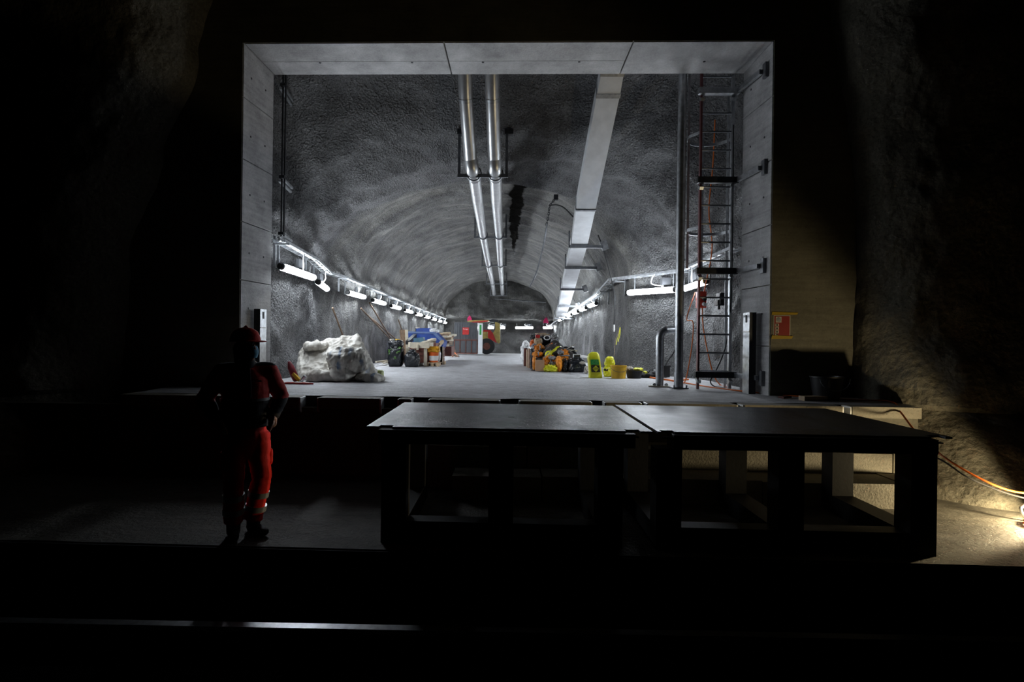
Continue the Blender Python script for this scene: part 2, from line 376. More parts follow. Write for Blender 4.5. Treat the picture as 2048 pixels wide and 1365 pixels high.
def text(name, body, size, mat, parent, loc, xdir, ydir, depth=0.002):
    cu = bpy.data.curves.new('t', 'FONT'); cu.body = body; cu.size = size; cu.extrude = depth; cu.align_x = 'CENTER'; cu.align_y = 'CENTER'
    t = bpy.data.objects.new('t', cu); COL.objects.link(t)
    dg = bpy.context.evaluated_depsgraph_get(); em = t.evaluated_get(dg).to_mesh()
    X, Y = Vector(xdir).normalized(), Vector(ydir).normalized(); Z = X.cross(Y)
    vs = [Vector(loc) + X * v.co.x + Y * v.co.y + Z * v.co.z for v in em.vertices]; fs = [tuple(p.vertices) for p in em.polygons]
    t.evaluated_get(dg).to_mesh_clear(); bpy.data.objects.remove(t); bpy.data.curves.remove(cu)
    return link_mesh(name, vs, fs, mat, parent, smooth=False)
def curve_pts(P, n=8):
    """Catmull-Rom through points"""
    P = [Vector(p) for p in P]; out = []
    for i in range(len(P) - 1):
        p0, p1, p2, p3 = P[max(i - 1, 0)], P[i], P[i + 1], P[min(i + 2, len(P) - 1)]
        for k in range(n):
            t = k / n
            out.append(0.5 * ((2 * p1) + (p2 - p0) * t + (2 * p0 - 5 * p1 + 4 * p2 - p3) * t * t + (3 * p1 - p0 - 3 * p2 + p3) * t ** 3))
    out.append(P[-1]); return out
def lerp_tab(tab, t):
    if t <= tab[0][0]: return tab[0][1:]
    for a, b in zip(tab, tab[1:]):
        if t <= b[0]:
            k = (t - a[0]) / (b[0] - a[0]); k = k * k * (3 - 2 * k)
            return tuple(x + (y - x) * k for x, y in zip(a[1:], b[1:]))
    return tab[-1][1:]
def fbm(p, s, o=3):
    v = 0; a = 1
    for _ in range(o): v += a * noise.noise(p * s); s *= 2.1; a *= 0.5
    return v

# ================================================================ the setting
SEC = [  # Y, left wall, right wall, springing, crown, fullness
    (8.95, -4.12, 3.98, 4.9, 6.8, 5.0), (9.6, -4.1, 3.98, 4.5, 6.5, 5.0), (10.6, -4.1, 3.98, 3.4, 5.7, 2.9), (11.4, -4.16, 3.98, 3.05, 5.5, 2.1),
    (12.0, -4.32, 3.9, 2.95, 5.46, 2.0), (12.78, -4.5, 3.48, 2.9, 5.4, 2.0), (12.95, -4.52, 3.38, 2.9, 5.56, 2.0), (13.5, -4.4, 3.0, 2.9, 5.56, 2.0), (14.2, -4.22, 2.92, 2.9, 5.55, 2.0), (36.6, -4.2, 3.0, 2.85, 5.55, 2.0)]
def section(Y, n=200):
    xl, xr, hs, ha, e = lerp_tab(SEC, Y); z0 = floor_z(Y) - 0.08
    nl = int(n * 0.17); pts = []
    for i in range(nl): pts.append((xl, z0 + (hs - z0) * i / nl))
    na = n - 2 * nl; c = (xl + xr) / 2; a = (xr - xl) / 2
    for i in range(na + 1):
        t = PI - PI * i / na; q = 2 / e
        pts.append((c + a * math.copysign(abs(math.cos(t)) ** q, math.cos(t)), hs + (ha - hs) * abs(math.sin(t)) ** q))
    for i in range(nl): pts.append((xr, hs - (hs - z0) * (i + 1) / nl))
    return pts
def tunnel_shell():
    Ys = [8.95 + 5.4 * i / 120 for i in range(121)] + [14.35 + 22.2 * (i + 1) / 150 for i in range(150)]
    mb = MB(); uvs = []; m = None
    for Y in Ys:
        P = section(Y); m = len(P); arc = 0; cx = sum(p[0] for p in P) / m
        for i, (x, z) in enumerate(P):
            if i: arc += math.hypot(x - P[i - 1][0], z - P[i - 1][1])
            a, b = P[max(i - 1, 0)], P[min(i + 1, m - 1)]
            nx, nz = -(b[1] - a[1]), (b[0] - a[0]); L = math.hypot(nx, nz) or 1; nx /= L; nz /= L   # points outward
            q = Vector((x, Y, z)); near = max(0, min(1, (13.4 - Y) / 1.2))
            d = 0.21 * near * fbm(q, 0.7, 3) + 0.05 * near * fbm(q + Vector((9, 1, 4)), 2.6, 2)
            far = 1 - near
            d += far * (0.085 * fbm(Vector((arc * 0.3, Y * 1.1, 3.3)), 1.0, 3) + 0.11 * fbm(q, 0.75, 3))
            if z > 3.0: d += far * 0.02 * math.sin(Y * 4.2 + 1.5 * noise.noise(Vector((arc * 0.3, Y * 0.4, 0))))
            if z < 1.4: d *= 0.5
            d = max(d, -0.16)
            mb.v.append(Vector((x + nx * d, Y, z + nz * d))); uvs.append((arc, Y))
    for j in range(len(Ys) - 1):
        for i in range(m - 1):
            a = j * m + i; mb.f.append((a, a + m, a + m + 1, a + 1))
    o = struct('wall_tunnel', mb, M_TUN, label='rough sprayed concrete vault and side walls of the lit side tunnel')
    me = o.data; ul = me.uv_layers.new(name='UVMap')
    for lp in me.loops: ul.data[lp.index].uv = uvs[lp.vertex_index]
    return o
tunnel = tunnel_shell()

# end wall of the side tunnel: upper half hangs forward over a recessed lower half
mb = MB(); nx, nz = 120, 90
for j in range(nz + 1):
    for i in range(nx + 1):
        x = -4.6 + 8.0 * i / nx; z = 0.6 + 5.3 * j / nz
        lip = 2.78 + 0.09 * noise.noise(Vector((x * 1.1, 0, 2))) + (0.1 if x < -1.5 else 0)
        k = max(0, min(1, (z - lip) / 0.22)); k = k * k * (3 - 2 * k)
        mb.v.append(Vector((x, 36.35 - 0.55 * k + 0.22 * fbm(Vector((x, 3, z)), 0.8, 4), z)))
for j in range(nz):
    for i in range(nx):
        a = j * (nx + 1) + i; mb.f.append((a, a + 1, a + nx + 2, a + nx + 1))
wall_back = struct('wall_back', mb, M_CAV if False else M_TUN, label='sprayed concrete end wall closing the side tunnel')
wall_back.data.uv_layers.new(name='UVMap')
for n_, (px, py, s) in enumerate(((939, 637, 0.16), (1092, 641, 0.17), (1100, 655, 0.12))):
    c = atY(px, py, 35.7 if n_ < 2 else 36.2)
    mb = MB().prism([(c.x - s, c.z - s), (c.x + s, c.z - s * 0.9), (c.x + s * 0.7, c.z + s * 0.2), (c.x + 0.1 * s, c.z + 1.2 * s), (c.x - 0.7 * s, c.z + 0.3 * s)], 'y', c.y - 0.02, c.y + 0.25)
    obj('paint_mark', mb, M_PINK, wall_back)

# tunnel floor, falling slightly towards the end wall
def slab_grid(name, x0, x1, Ys, zf, mat, label, amp=0.008):
    mb = MB(); n = 90
    for Y in Ys:
        for i in range(n + 1):
            x = x0 + (x1 - x0) * i / n; mb.v.append(Vector((x, Y, zf(Y) + amp * fbm(Vector((x, Y, 0)), 1.7, 3))))
    for j in range(len(Ys) - 1):
        for i in range(n):
            a = j * (n + 1) + i; mb.f.append((a, a + 1, a + n + 2, a + n + 1))
    return struct(name, mb, mat, label=label)
floor = slab_grid('floor', -5.0, 5.2, [7.18 + 29.4 * (i / 150) ** 1.3 for i in range(151)], floor_z, M_FLOOR, 'grey concrete floor of the upper platform running into the tunnel')

# lower floor in front and the dark track bed
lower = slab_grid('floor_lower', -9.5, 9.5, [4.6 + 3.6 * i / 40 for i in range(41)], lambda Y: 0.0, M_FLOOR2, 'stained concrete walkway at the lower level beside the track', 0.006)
mb = MB().lohi((-9.5, 4.57, -0.75), (9.5, 4.605, -0.01)); obj('kerb_face', mb, M_BED, lower)
mb = MB().lohi((-9.5, 0.3, -0.85), (9.5, 4.6, -0.72)); struct('track_bed', mb, M_BED, label='black track bed in front of the walkway')

# platform front: slab edge with recessed pockets, then stepped concrete blocks at the right
edge = thing('platform_edge', None, None, (0, 7.0, 0)); edge['kind'] = 'structure'; edge['label'] = 'concrete platform edge with rectangular pockets'
pockets = [(atZ(a, 797, 1.0).x, atZ(b, 797, 1.0).x) for a, b in ((590, 632), (760, 800), (822, 862), (998, 1040), (1172, 1200), (1262, 1276), (1430, 1444), (1606, 1622))]
xs = [-5.0] + [v for p in pockets for v in p] + [5.12]
for a, b in zip(xs[0::2], xs[1::2]):
    obj('edge_block', MB().lohi((a, 6.96, 0.86), (b, 7.2, 0.998)), M_STEP, edge, smooth=False)
for a, b in pockets:
    obj('pocket_back', MB().lohi((a - 0.005, 7.16, 0.72), (b + 0.005, 7.2, 0.985)), M_DARKST, edge, smooth=False)
    obj('pocket_cheek', MB().prism([(6.97, 0.82), (7.16, 0.74), (7.16, 0.992), (6.97, 0.992)], 'x', a, a + 0.02), M_DUCT, edge, smooth=False)
    obj('pocket_cheek', MB().prism([(6.97, 0.82), (7.16, 0.74), (7.16, 0.992), (6.97, 0.992)], 'x', b - 0.02, b), M_DUCT, edge, smooth=False)
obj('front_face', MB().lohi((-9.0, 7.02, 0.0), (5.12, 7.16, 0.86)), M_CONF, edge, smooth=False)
steps = thing('block_steps', None, None, (3.0, 6.6, 0)); steps['kind'] = 'structure'; steps['label'] = 'rough concrete blocks laid as steps below the platform edge'
x = -1.0
for i, wd in enumerate((1.25, 1.1, 1.2, 0.75, 1.2, 0.3)):
    obj('block', MB().lohi((x + 0.008, 6.55, 0.0), (x + wd - 0.008, 7.02, 0.50 + 0.008 * (i % 2))), M_STEP, steps, smooth=False); x += wd
x = -0.6
for i, wd in enumerate((1.0, 1.3, 1.1, 0.9, 0.6, 0.27)):
    obj('block', MB().lohi((x + 0.008, 6.08 + 0.012 * (i % 2), 0.0), (x + wd - 0.008, 6.56, 0.26 + 0.008 * (i % 3))), M_STEP, steps, smooth=False); x += wd

# portal wall: face with a rectangular opening, reveal clad in formwork panels
XL, XR, ZT, YF, YB = -4.025, 3.82, 6.175, 8.15, 9.02
XLb, XRb, ZTb = -3.94, 3.76, 6.12
mb = MB()
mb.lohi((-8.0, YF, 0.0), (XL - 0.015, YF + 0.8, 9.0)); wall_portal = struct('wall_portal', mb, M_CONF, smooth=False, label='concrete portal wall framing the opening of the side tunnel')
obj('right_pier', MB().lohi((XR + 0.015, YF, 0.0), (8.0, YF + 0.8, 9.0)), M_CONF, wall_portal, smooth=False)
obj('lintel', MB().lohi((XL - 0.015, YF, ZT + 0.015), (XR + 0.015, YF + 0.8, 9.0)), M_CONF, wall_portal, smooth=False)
def panel(name, corners, th, nrm):
    """flat formwork panel: four corners, thickness th behind them along nrm; edges eased by a small chamfer"""
    c = sum((Vector(p) for p in corners), Vector()) / 4; n_ = Vector(nrm)
    mb = MB(); e = 0.006
    corners = [Vector((p[0], max(p[1], YF + 0.012), p[2])) for p in corners]
    inn = [Vector(p) + (c - Vector(p)).normalized() * e for p in corners]; mid = [Vector(p) + n_ * e for p in corners]; bk = [Vector(p) + n_ * th for p in corners]
    mb.add(inn + mid + bk, [(0, 1, 2, 3)] + [(i, (i + 1) % 4, (i + 1) % 4 + 4, i + 4) for i in range(4)] + [(i + 4, (i + 1) % 4 + 4, (i + 1) % 4 + 8, i + 8) for i in range(4)] + [(8, 9, 10, 11)])
    return obj(name, mb, M_CON, wall_portal, smooth=False)
def soff(x, y):   # point on the sloping soffit
    k = (y - YF) / (YB - YF); return Vector((x, y, ZT + (ZTb - ZT) * k - 0.0))
def bil(u, v):    # soffit parameter: u across 0..1, v depth 0..1
    y = YF + (YB - YF) * v; xl = XL + (XLb - XL) * v; xr = XR + (XRb - XR) * v
    return soff(xl + (xr - xl) * u, y)
gap = 0.0013
for u0, u1 in ((0, 0.385), (0.385, 0.742)):
    for v0, v1 in ((0, 0.56), (0.56, 1.0)):
        panel('soffit_panel', [bil(u0 + gap, v0 + (0.008 if v0 else 0)), bil(u1 - gap, v0 + (0.008 if v0 else 0)), bil(u1 - gap, v1), bil(u0 + gap, v1)], 0.3, (0, 0, 1))
panel('soffit_panel', [bil(0.742 + gap, 0), bil(1, 0), bil(1, 1), bil(0.742 + gap, 1)], 0.3, (0, 0, 1))
for side, xa, xb in ((-1, XL, XLb), (1, XR, XRb)):
    zs = (0.9, 1.72, 2.62, 3.5, 4.45, 5.38, 6.3)
    for z0, z1 in zip(zs, zs[1:]):
        t0 = 0.006; panel('reveal_panel', [(xa, YF, z0 + t0), (xb, YB, z0 + t0), (xb, YB, min(z1, ZTb + 0.2) - t0), (xa, YF, min(z1, ZT + 0.2) - t0)], 0.3, (side, 0, 0))
    mb = MB()
    for z in (1.35, 2.2, 3.05, 3.95, 4.85, 5.75):
        for v in (0.25, 0.72):
            x = xa + (xb - xa) * v; y = YF + (YB - YF) * v
            mb.cyl((x - side * 0.004, y, z), (x + side * 0.05, y, z), 0.017, 8)
    tag(obj('tie_hole', mb, M_BLACK, wall_portal), kind='stuff')
mb = MB()
for u in (0.12, 0.31, 0.455, 0.65, 0.9):
    p = bil(u, 0.6); mb.cyl((p.x, p.y, p.z - 0.004), (p.x, p.y, p.z + 0.05), 0.02, 8)
tag(obj('tie_hole', mb, M_BLACK, wall_portal), kind='stuff')
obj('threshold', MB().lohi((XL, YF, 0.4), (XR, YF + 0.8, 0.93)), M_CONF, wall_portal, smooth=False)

# cavern walls left and right of the portal: rounded jambs of sprayed concrete
GZ = [(0, 6.0), (0.5, 6.45), (1.0, 6.95), (2.0, 7.35), (3.0, 7.45), (4.5, 7.45), (6.0, 7.35), (8.5, 7.0)]
JX = [(0, 5.0), (1.0, 5.02), (2.5, 5.04), (3.5, 5.05), (5.0, 4.9), (6.5, 4.65), (8.5, 4.0)]
JL = [(0, 5.9), (3.0, 5.75), (4.5, 5.2), (6.0, 4.7), (8.5, 4.0)]
def cavern(name, side, label):
    mb = MB(); nu, nv = 120, 130
    for j in range(nv + 1):
        z = -0.05 + 8.6 * j / nv; g = lerp_tab(GZ, z)[0]; x0 = lerp_tab(JX if side > 0 else JL, z)[0]; rx = 0.95 + (0.3 if z < 1 else 0)
        for i in range(nu + 1):
            if i <= 60: t = PI / 2 * i / 60; x = x0 + rx * (1 - math.cos(t)); y = 8.17 - (8.17 - g) * math.sin(t)
            else: x = x0 + rx + (9.4 - x0 - rx) * (i - 60) / 60; y = g
            if z < 0.95 and side > 0:   # toe of the wall reaches further in beside the steps
                k = (0.95 - z) / 0.95; x -= 0.75 * k * max(0, 1 - i / 80) ; y = y
            q = Vector((x, y, z)); d = 0.09 * fbm(q, 1.0, 3) + 0.03 * fbm(q + Vector((5, 5, 5)), 4.0, 2)
            mb.v.append(Vector((side * (x - d * 0.6 * math.cos(PI / 2 * min(1, i / 60))), y - d * (0.2 + 0.8 * math.sin(PI / 2 * min(1, i / 60))), z)))
    for j in range(nv):
        for i in range(nu):
            a = j * (nu + 1) + i; mb.f.append((a, a + 1, a + nu + 2, a + nu + 1))
    return struct(name, mb, M_CAV, label=label)
wall_right = cavern('wall_right', 1, 'sprayed concrete cavern wall right of the portal, lit from below')
wall_left = cavern('wall_left', -1, 'dark sprayed concrete cavern wall left of the portal')

# ================================================================ fixed installations
# running rail in the foreground
rail = thing('rail', 'dark steel running rail with a polished head beside the walkway', 'rail', (0, 3.95, -0.72))
yA, yB = 3.86, 4.07
def along(y_off, z): return [Vector((-9, yA - 0.1 + y_off, z)), Vector((9, yB + 0.08 + y_off, z))]
obj('rail_head', MB().beam(*along(0, -0.32), 0.07, 0.04), M_RAIL, rail)
obj('rail_web', MB().beam(*along(0, -0.43), 0.018, 0.18), M_DARKST, rail)
obj('rail_foot', MB().beam(*along(0, -0.55), 0.15, 0.06), M_DARKST, rail)
for i in range(11):
    x = -6.6 + 1.3 * i; obj('sleeper_block', MB().box((x, 3.96, -0.65), (0.25, 0.6, 0.14)), M_BED, rail, smooth=False)

# tube lamps
ORD = ['first', 'second', 'third', 'fourth', 'fifth', 'sixth', 'seventh', 'eighth', 'ninth', 'tenth', 'eleventh', 'twelfth']
def tube_lamp(a, b, tray_a, tray_b, label, group, inward, r=0.056):
    """a, b: ends of the tube; tray_*: points on the tray above; inward: unit vector away from the wall"""
    a, b = Vector(a), Vector(b); d = (b - a).normalized(); L = (b - a).length
    t = thing('tube_lamp', label, 'lamp', (a + b) / 2 - Vector((0, 0, 0.06)), group)
    n = 7; P = [a + d * (0.07 + (L - 0.14) * i / n) for i in range(n + 1)]
    obj('tube', MB().tube(P, [r * 0.9] + [r] * (n - 1) + [r * 0.9], 14, dome=False), M_TUBE, t)
    obj('end_cap', MB().tube([a, a + d * 0.02, a + d * 0.075], [r * 0.8, r * 1.12, r * 1.12], 14), M_BLACK, t)
    obj('end_cap', MB().tube([b - d * 0.075, b - d * 0.02, b], [r * 1.12, r * 1.12, r * 0.8], 14), M_BLACK, t)
    out = Vector(inward) * -0.13
    # opaque housing behind the tube, open towards the room
    inw = Vector(inward).normalized(); z_ = Vector((0, 0, 1)); mbh = MB(); K = 10
    for e_ in (a + d * 0.03, b - d * 0.03):
        for rr_ in (r * 1.16, r * 1.28):
            for k in range(K + 1):
                th = math.radians(108 + 144 * k / K); mbh.v.append(e_ + inw * (rr_ * math.cos(th)) + z_ * (rr_ * math.sin(th)))
    n1_ = K + 1
    for k in range(K):
        mbh.f += [(k, k + 1, 2 * n1_ + k + 1, 2 * n1_ + k), (n1_ + k, 3 * n1_ + k, 3 * n1_ + k + 1, n1_ + k + 1), (k, n1_ + k, n1_ + k + 1, k + 1), (2 * n1_ + k, 2 * n1_ + k + 1, 3 * n1_ + k + 1, 3 * n1_ + k)]
    mbh.f += [(0, 2 * n1_, 3 * n1_, n1_), (K, n1_ + K, 3 * n1_ + K, 2 * n1_ + K)]
    obj('housing', mbh, M_WHITE, t)
    for k in (0.12, 0.88):
        p = a + d * (L * k); tp = Vector(tray_a).lerp(Vector(tray_b), k)
        obj('hanger_strap', MB().beam(p + out * 0.9 + Vector((0, 0, -0.04)), Vector((p.x, p.y, tp.z)) + out * 0.9, 0.035, 0.02, up=d), M_GALV, t, smooth=False)
        obj('clip', MB().beam(p + out * 0.9, p + out * 0.2, 0.03, 0.02), M_GALV, t, smooth=False)
    m = a + d * (L * 0.72); tz = Vector(tray_a).lerp(Vector(tray_b), 0.72).z
    obj('connection_box', MB().box((m.x + out.x, m.y + out.y, (m.z + tz) / 2 + 0.02), (abs(out.y) * 0.5 + 0.16 * abs(d.x) + 0.06, 0.16 * abs(d.y) + 0.06, 0.16)), M_CAB, t, smooth=False)
    hook = m - d * 0.18 - out * 0.25
    obj('cord', MB().tube(curve_pts([Vector((hook.x, hook.y, tz)), hook + Vector((0, 0, (tz - hook.z) * 0.75)) - d * 0.07, hook + Vector((0, 0, 0.16)) - d * 0.06, m + out * 0.5 + Vector((0, 0, 0.1))], 5), 0.012, 6), M_WHITE, t)
    return t
def tray(name, label, pts, inward_list, post_at, drop=0.42):
    """cable tray of two side rails and rungs on wall posts"""
    t = thing(name, label, 'cable tray', Vector(pts[0])); w2 = 0.1
    L = [Vector(p) for p in pts]
    def offs(i):
        return Vector(inward_list[min(i, len(inward_list) - 1)])
    for s in (-1, 1):
        for i in range(len(L) - 1):
            o_ = offs(i) * (w2 * s); obj('side_rail', MB().beam(L[i] + o_, L[i + 1] + o_, 0.014, 0.05), M_GALV, t, smooth=False)
    mb = MB()
    for i in range(len(L) - 1):
        n = max(2, int((L[i + 1] - L[i]).length / 0.3)); o_ = offs(i) * w2
        for k in range(n):
            p = L[i].lerp(L[i + 1], (k + 0.5) / n); mb.beam(p - o_ - Vector((0, 0, 0.015)), p + o_ - Vector((0, 0, 0.015)), 0.03, 0.012)
    tag(obj('rung', mb, M_GALV, t, smooth=False), kind='stuff')
    obj('cable_bundle', MB().tube([p + Vector((0, 0, 0.01)) for p in L], 0.022, 7), M_WHITE, t)
    for p, inw, dr in post_at:
        p = Vector(p); inw = Vector(inw)
        obj('wall_post', MB().beam(p - inw * 0.12 + Vector((0, 0, 0.1)), p - inw * 0.12 - Vector((0, 0, dr)), 0.04, 0.03), M_GALV, t, smooth=False)
        obj('support_arm', MB().beam(p - inw * 0.13 - Vector((0, 0, 0.04)), p + inw * 0.13 - Vector((0, 0, 0.04)), 0.04, 0.03), M_GALV, t, smooth=False)
    return t
# left wall
LX = -4.0
Lz = lambda Y: 2.88 - 0.0085 * (Y - 14)          # lamp height
Tz = lambda Y: 3.15 - 0.0085 * (Y - 14)
E1 = Vector((1, 0, 0))
pA = atX(562, 484, -3.88); pB = atX(626, 519, -3.88); pC = atX(657, 547, -4.22); pD = atX(684, 554, -4.04); 
pA = Vector((-3.86, 9.12, pA.z))
Ltray = [pA, pB, pC, pD] + [Vector((LX - 0.03, Y, Tz(Y) + (pD.z - Tz(14)) * max(0, 1 - (Y - 14) / 8))) for Y in (17, 20, 24, 28, 32, 35.6)]
d2 = (pC - pB).normalized(); i2 = Vector((d2.y, -d2.x, 0)).normalized()
posts = [(pA + Vector((0, 0.12, 0)), E1, 0.42)] + [(Vector((LX - 0.03, Y, Tz(Y) + (pD.z - Tz(14)) * max(0, 1 - (Y - 14) / 8))), E1, 0.36) for Y in [13.35 + 2.55 * k for k in range(9)]]
tray('cable_tray', 'galvanised cable tray along the left tunnel wall above the lamps', Ltray, [E1, i2, E1], posts)
G1 = 'tube lamps along the left tunnel wall'
l1a, l1b = atX(560, 532, -3.84), atX(630, 556, -3.84)
tube_lamp(l1a, l1b, pA, pB, 'first and largest tube lamp from the portal on the left wall', G1, E1)
l2a = atX(636, 564, -3.92); l2b = l2a + (Vector((-4.28, 13.0, l2a.z - 0.02)) - l2a).normalized() * 1.6
tube_lamp(l2a, l2b, pB, pC, 'second tube lamp from the portal on the left wall, set at an angle', G1, i2)
for k in range(9):
    Y = 14.42 + 2.55 * k
    tube_lamp((LX, Y - 0.85, Lz(Y)), (LX, Y + 0.85, Lz(Y)), (0, 0, Tz(Y)), (0, 0, Tz(Y)), ORD[k + 2] + ' tube lamp from the portal on the left wall', G1, E1)
# right wall
RX = 2.74
r1a, r1b = atX(1366, 578, 3.74), atX(1414, 562, 3.74)
r2a = atY(1252, 586, 13.3); r2b = atY(1354, 579, 12.15)
q1 = Vector((3.78, 9.3, atX(1440, 509, 3.78).z)); q2 = atX(1368, 541, 3.75); q3 = atY(1226, 559, 13.55)
d3 = (q3 - q2).normalized(); i3 = Vector((-d3.y, d3.x, 0)).normalized(); i3 = i3 if i3.x < 0 else -i3
RT_ = [q1, q2, q3] + [Vector((RX + 0.03, Y, q3.z - 0.03 * (Y - 13.55))) for Y in (17, 21, 25, 30, 35.5)]
rz = lambda Y: q3.z - 0.03 * (Y - 13.55)
WI = Vector((-1, 0, 0))
postsR = [(Vector((RX + 0.03, Y, rz(Y))), WI, 0.4) for Y in (13.7, 14.8, 15.9, 18.9, 21.2, 23.4)] + [(q2, WI, 0.35)]
tray('cable_tray', 'galvanised cable tray along the right tunnel wall, bent round the corner', RT_, [WI, i3, WI], postsR)
G2 = 'tube lamps along the right tunnel wall'
tube_lamp(r1b, r1a, q1, q2, 'tube lamp on the right wall seen through the ladder', G2, WI)
tube_lamp(r2a, r2b, q3, q2, 'long bright tube lamp on the angled right wall beside the tall pipe', G2, i3)
for k in range(6):
    Y = 17.95 + 2.2 * k; h = 2.9 - 0.012 * (Y - 18)
    tube_lamp((RX, Y - 0.8, h), (RX, Y + 0.8, h), (0, 0, rz(Y)), (0, 0, rz(Y)), ORD[k + 2] + ' tube lamp from the portal on the right wall, under the duct', G2, WI)
# end wall
G3 = 'tube lamps across the end wall'
for a, b, lab in ((974, 990, 'leftmost tube lamp on the end wall, above the yellow machine'), (999, 1012, 'short tube lamp on the end wall just right of the machine'),
                  (1029, 1068, 'tube lamp in the middle of the end wall'), (1084, 1107, 'rightmost tube lamp on the end wall, above the heap')):
    p, q = atY(a, 655.8, 35.75), atY(b, 655.8, 35.75); tp = atY(a, 647, 35.75)
    tube_lamp(p, q, tp, tp, lab, G3, (0, -1, 0))

# vertical cable ladder at the left of the portal
t = thing('cable_riser', 'slim dark cable riser with wall struts inside the left portal edge', 'cable riser', (-3.83, 9.1, 3.4))
for k, xo in enumerate((0, 0.045)):
    obj('riser_bar', MB().beam((-3.83 + xo, 9.14, 3.45), (-3.83 + xo, 9.14, 6.25), 0.02, 0.03), M_DARKST, t, smooth=False)
for z in (6.0, 4.45, 3.5):
    obj('strut', MB().beam((-3.84, 9.1, z), (-3.9, 9.75, z - 0.02), 0.04, 0.04), M_GALV, t, smooth=False)
    obj('strut', MB().beam((-3.86, 9.1, z - 0.07), (-3.92, 9.75, z - 0.09), 0.04, 0.03), M_GALV, t, smooth=False)
    obj('clamp', MB().box((-3.82, 9.12, z), (0.09, 0.05, 0.05)), M_DARKST, t, smooth=False)

# ceiling pipes
HY = [10.42, 16.9, 23.7, 31.9, 35.4]
hang_px = [(915, 1016, 352), (948, 1014, 475), (963, 1013, 532), (972, 1014, 568), (980, 1014, 592)]
pipeL = [(930, 128, 9.3), (932, 200, 9.62), (941, 320, 10.3), (948, 349, 10.5), (955, 400, 12.2), (966, 470, 16.9), (977, 529, 23.7), (985, 566, 31.9), (988, 588, 35.3)]
pipeR = [(984, 128, 9.3), (985, 200, 9.62), (989, 320, 10.3), (991, 349, 10.5), (993, 400, 12.2), (998, 470, 16.9), (1001, 529, 23.7), (1004, 566, 31.9), (1005, 588, 35.3)]
for pts, lab in ((pipeL, 'left of the two silver jacketed pipes under the vault'), (pipeR, 'right of the two silver jacketed pipes under the vault')):
    P = [atY(*p) for p in pts]; t = thing('ceiling_pipe', lab, 'pipe', P[3] - Vector((0, 0, 0.13)))
    obj('drop_section', MB().tube(curve_pts([P[0] + (P[0] - P[1]) * 0.8, P[0], P[1], P[2]], 6), 0.122, 18), M_ALU, t)
    obj('elbow', MB().tube(curve_pts([P[2], P[2].lerp(P[3], 0.55) + Vector((0, -0.02, -0.05)), P[3] + Vector((0, 0.12, 0.0))], 6), 0.129, 18), M_ALU, t)
    for a, b in ((P[3] + Vector((0, 0.1, 0)), P[4]), (P[4], P[5]), (P[5], P[6]), (P[6], P[7]), (P[7], P[8])):
        obj('pipe_section', MB().cyl(a, b, 0.12, 18), M_ALU, t)
    for p, nx_ in ((P[1], P[2]), (P[3] + Vector((0, 0.18, 0)), P[4]), (P[5], P[6]), (P[6], P[7]), (P[7], P[8])):
        d = (nx_ - p).normalized(); obj('joint_band', MB().cyl(p - d * 0.03, p + d * 0.03, 0.13, 18), M_GALV, t)
for i, (a, b, y) in enumerate(hang_px):
    Y = HY[i]; A, B = atY(a, y, Y), atY(b, y, Y); zc = 5.62 if i else 5.66
    t = thing('pipe_hanger', 'steel trapeze hanger carrying the two pipes, %s from the portal' % ORD[i], 'pipe hanger', (A + B) / 2, 'trapeze hangers under the vault')
    obj('crossbar', MB().beam(A, B, 0.06, 0.06), M_GALVD, t, smooth=False)
    for k, p in enumerate((A, B)):
        q = p + (B - A).normalized() * (0.03 if k == 0 else -0.03)
        top = section(Y); top = max(z for x, z in top if abs(x - q.x) < 0.3)
        obj('drop_rod', MB().beam(q, (q.x, q.y, top + 0.05), 0.05, 0.05), M_GALVD, t, smooth=False)
        if i == 0: obj('top_plate', MB().box((q.x + 0.04, q.y, top - 0.08), (0.16, 0.12, 0.1)), M_DARKST, t, smooth=False)
    for k, pp in enumerate((pipeL, pipeR)):
        c = [atY(*pp[3]), atY(*pp[5]), atY(*pp[6]), atY(*pp[7]), atY(*pp[8])][i]
        ring = [Vector((c.x + 0.14 * math.cos(u), Y, c.z + 0.14 * math.sin(u))) for u in [2 * PI * j / 20 for j in range(21)]]
        obj('pipe_clamp', MB().tube(ring, 0.013, 6, caps=False), M_GALVD, t)

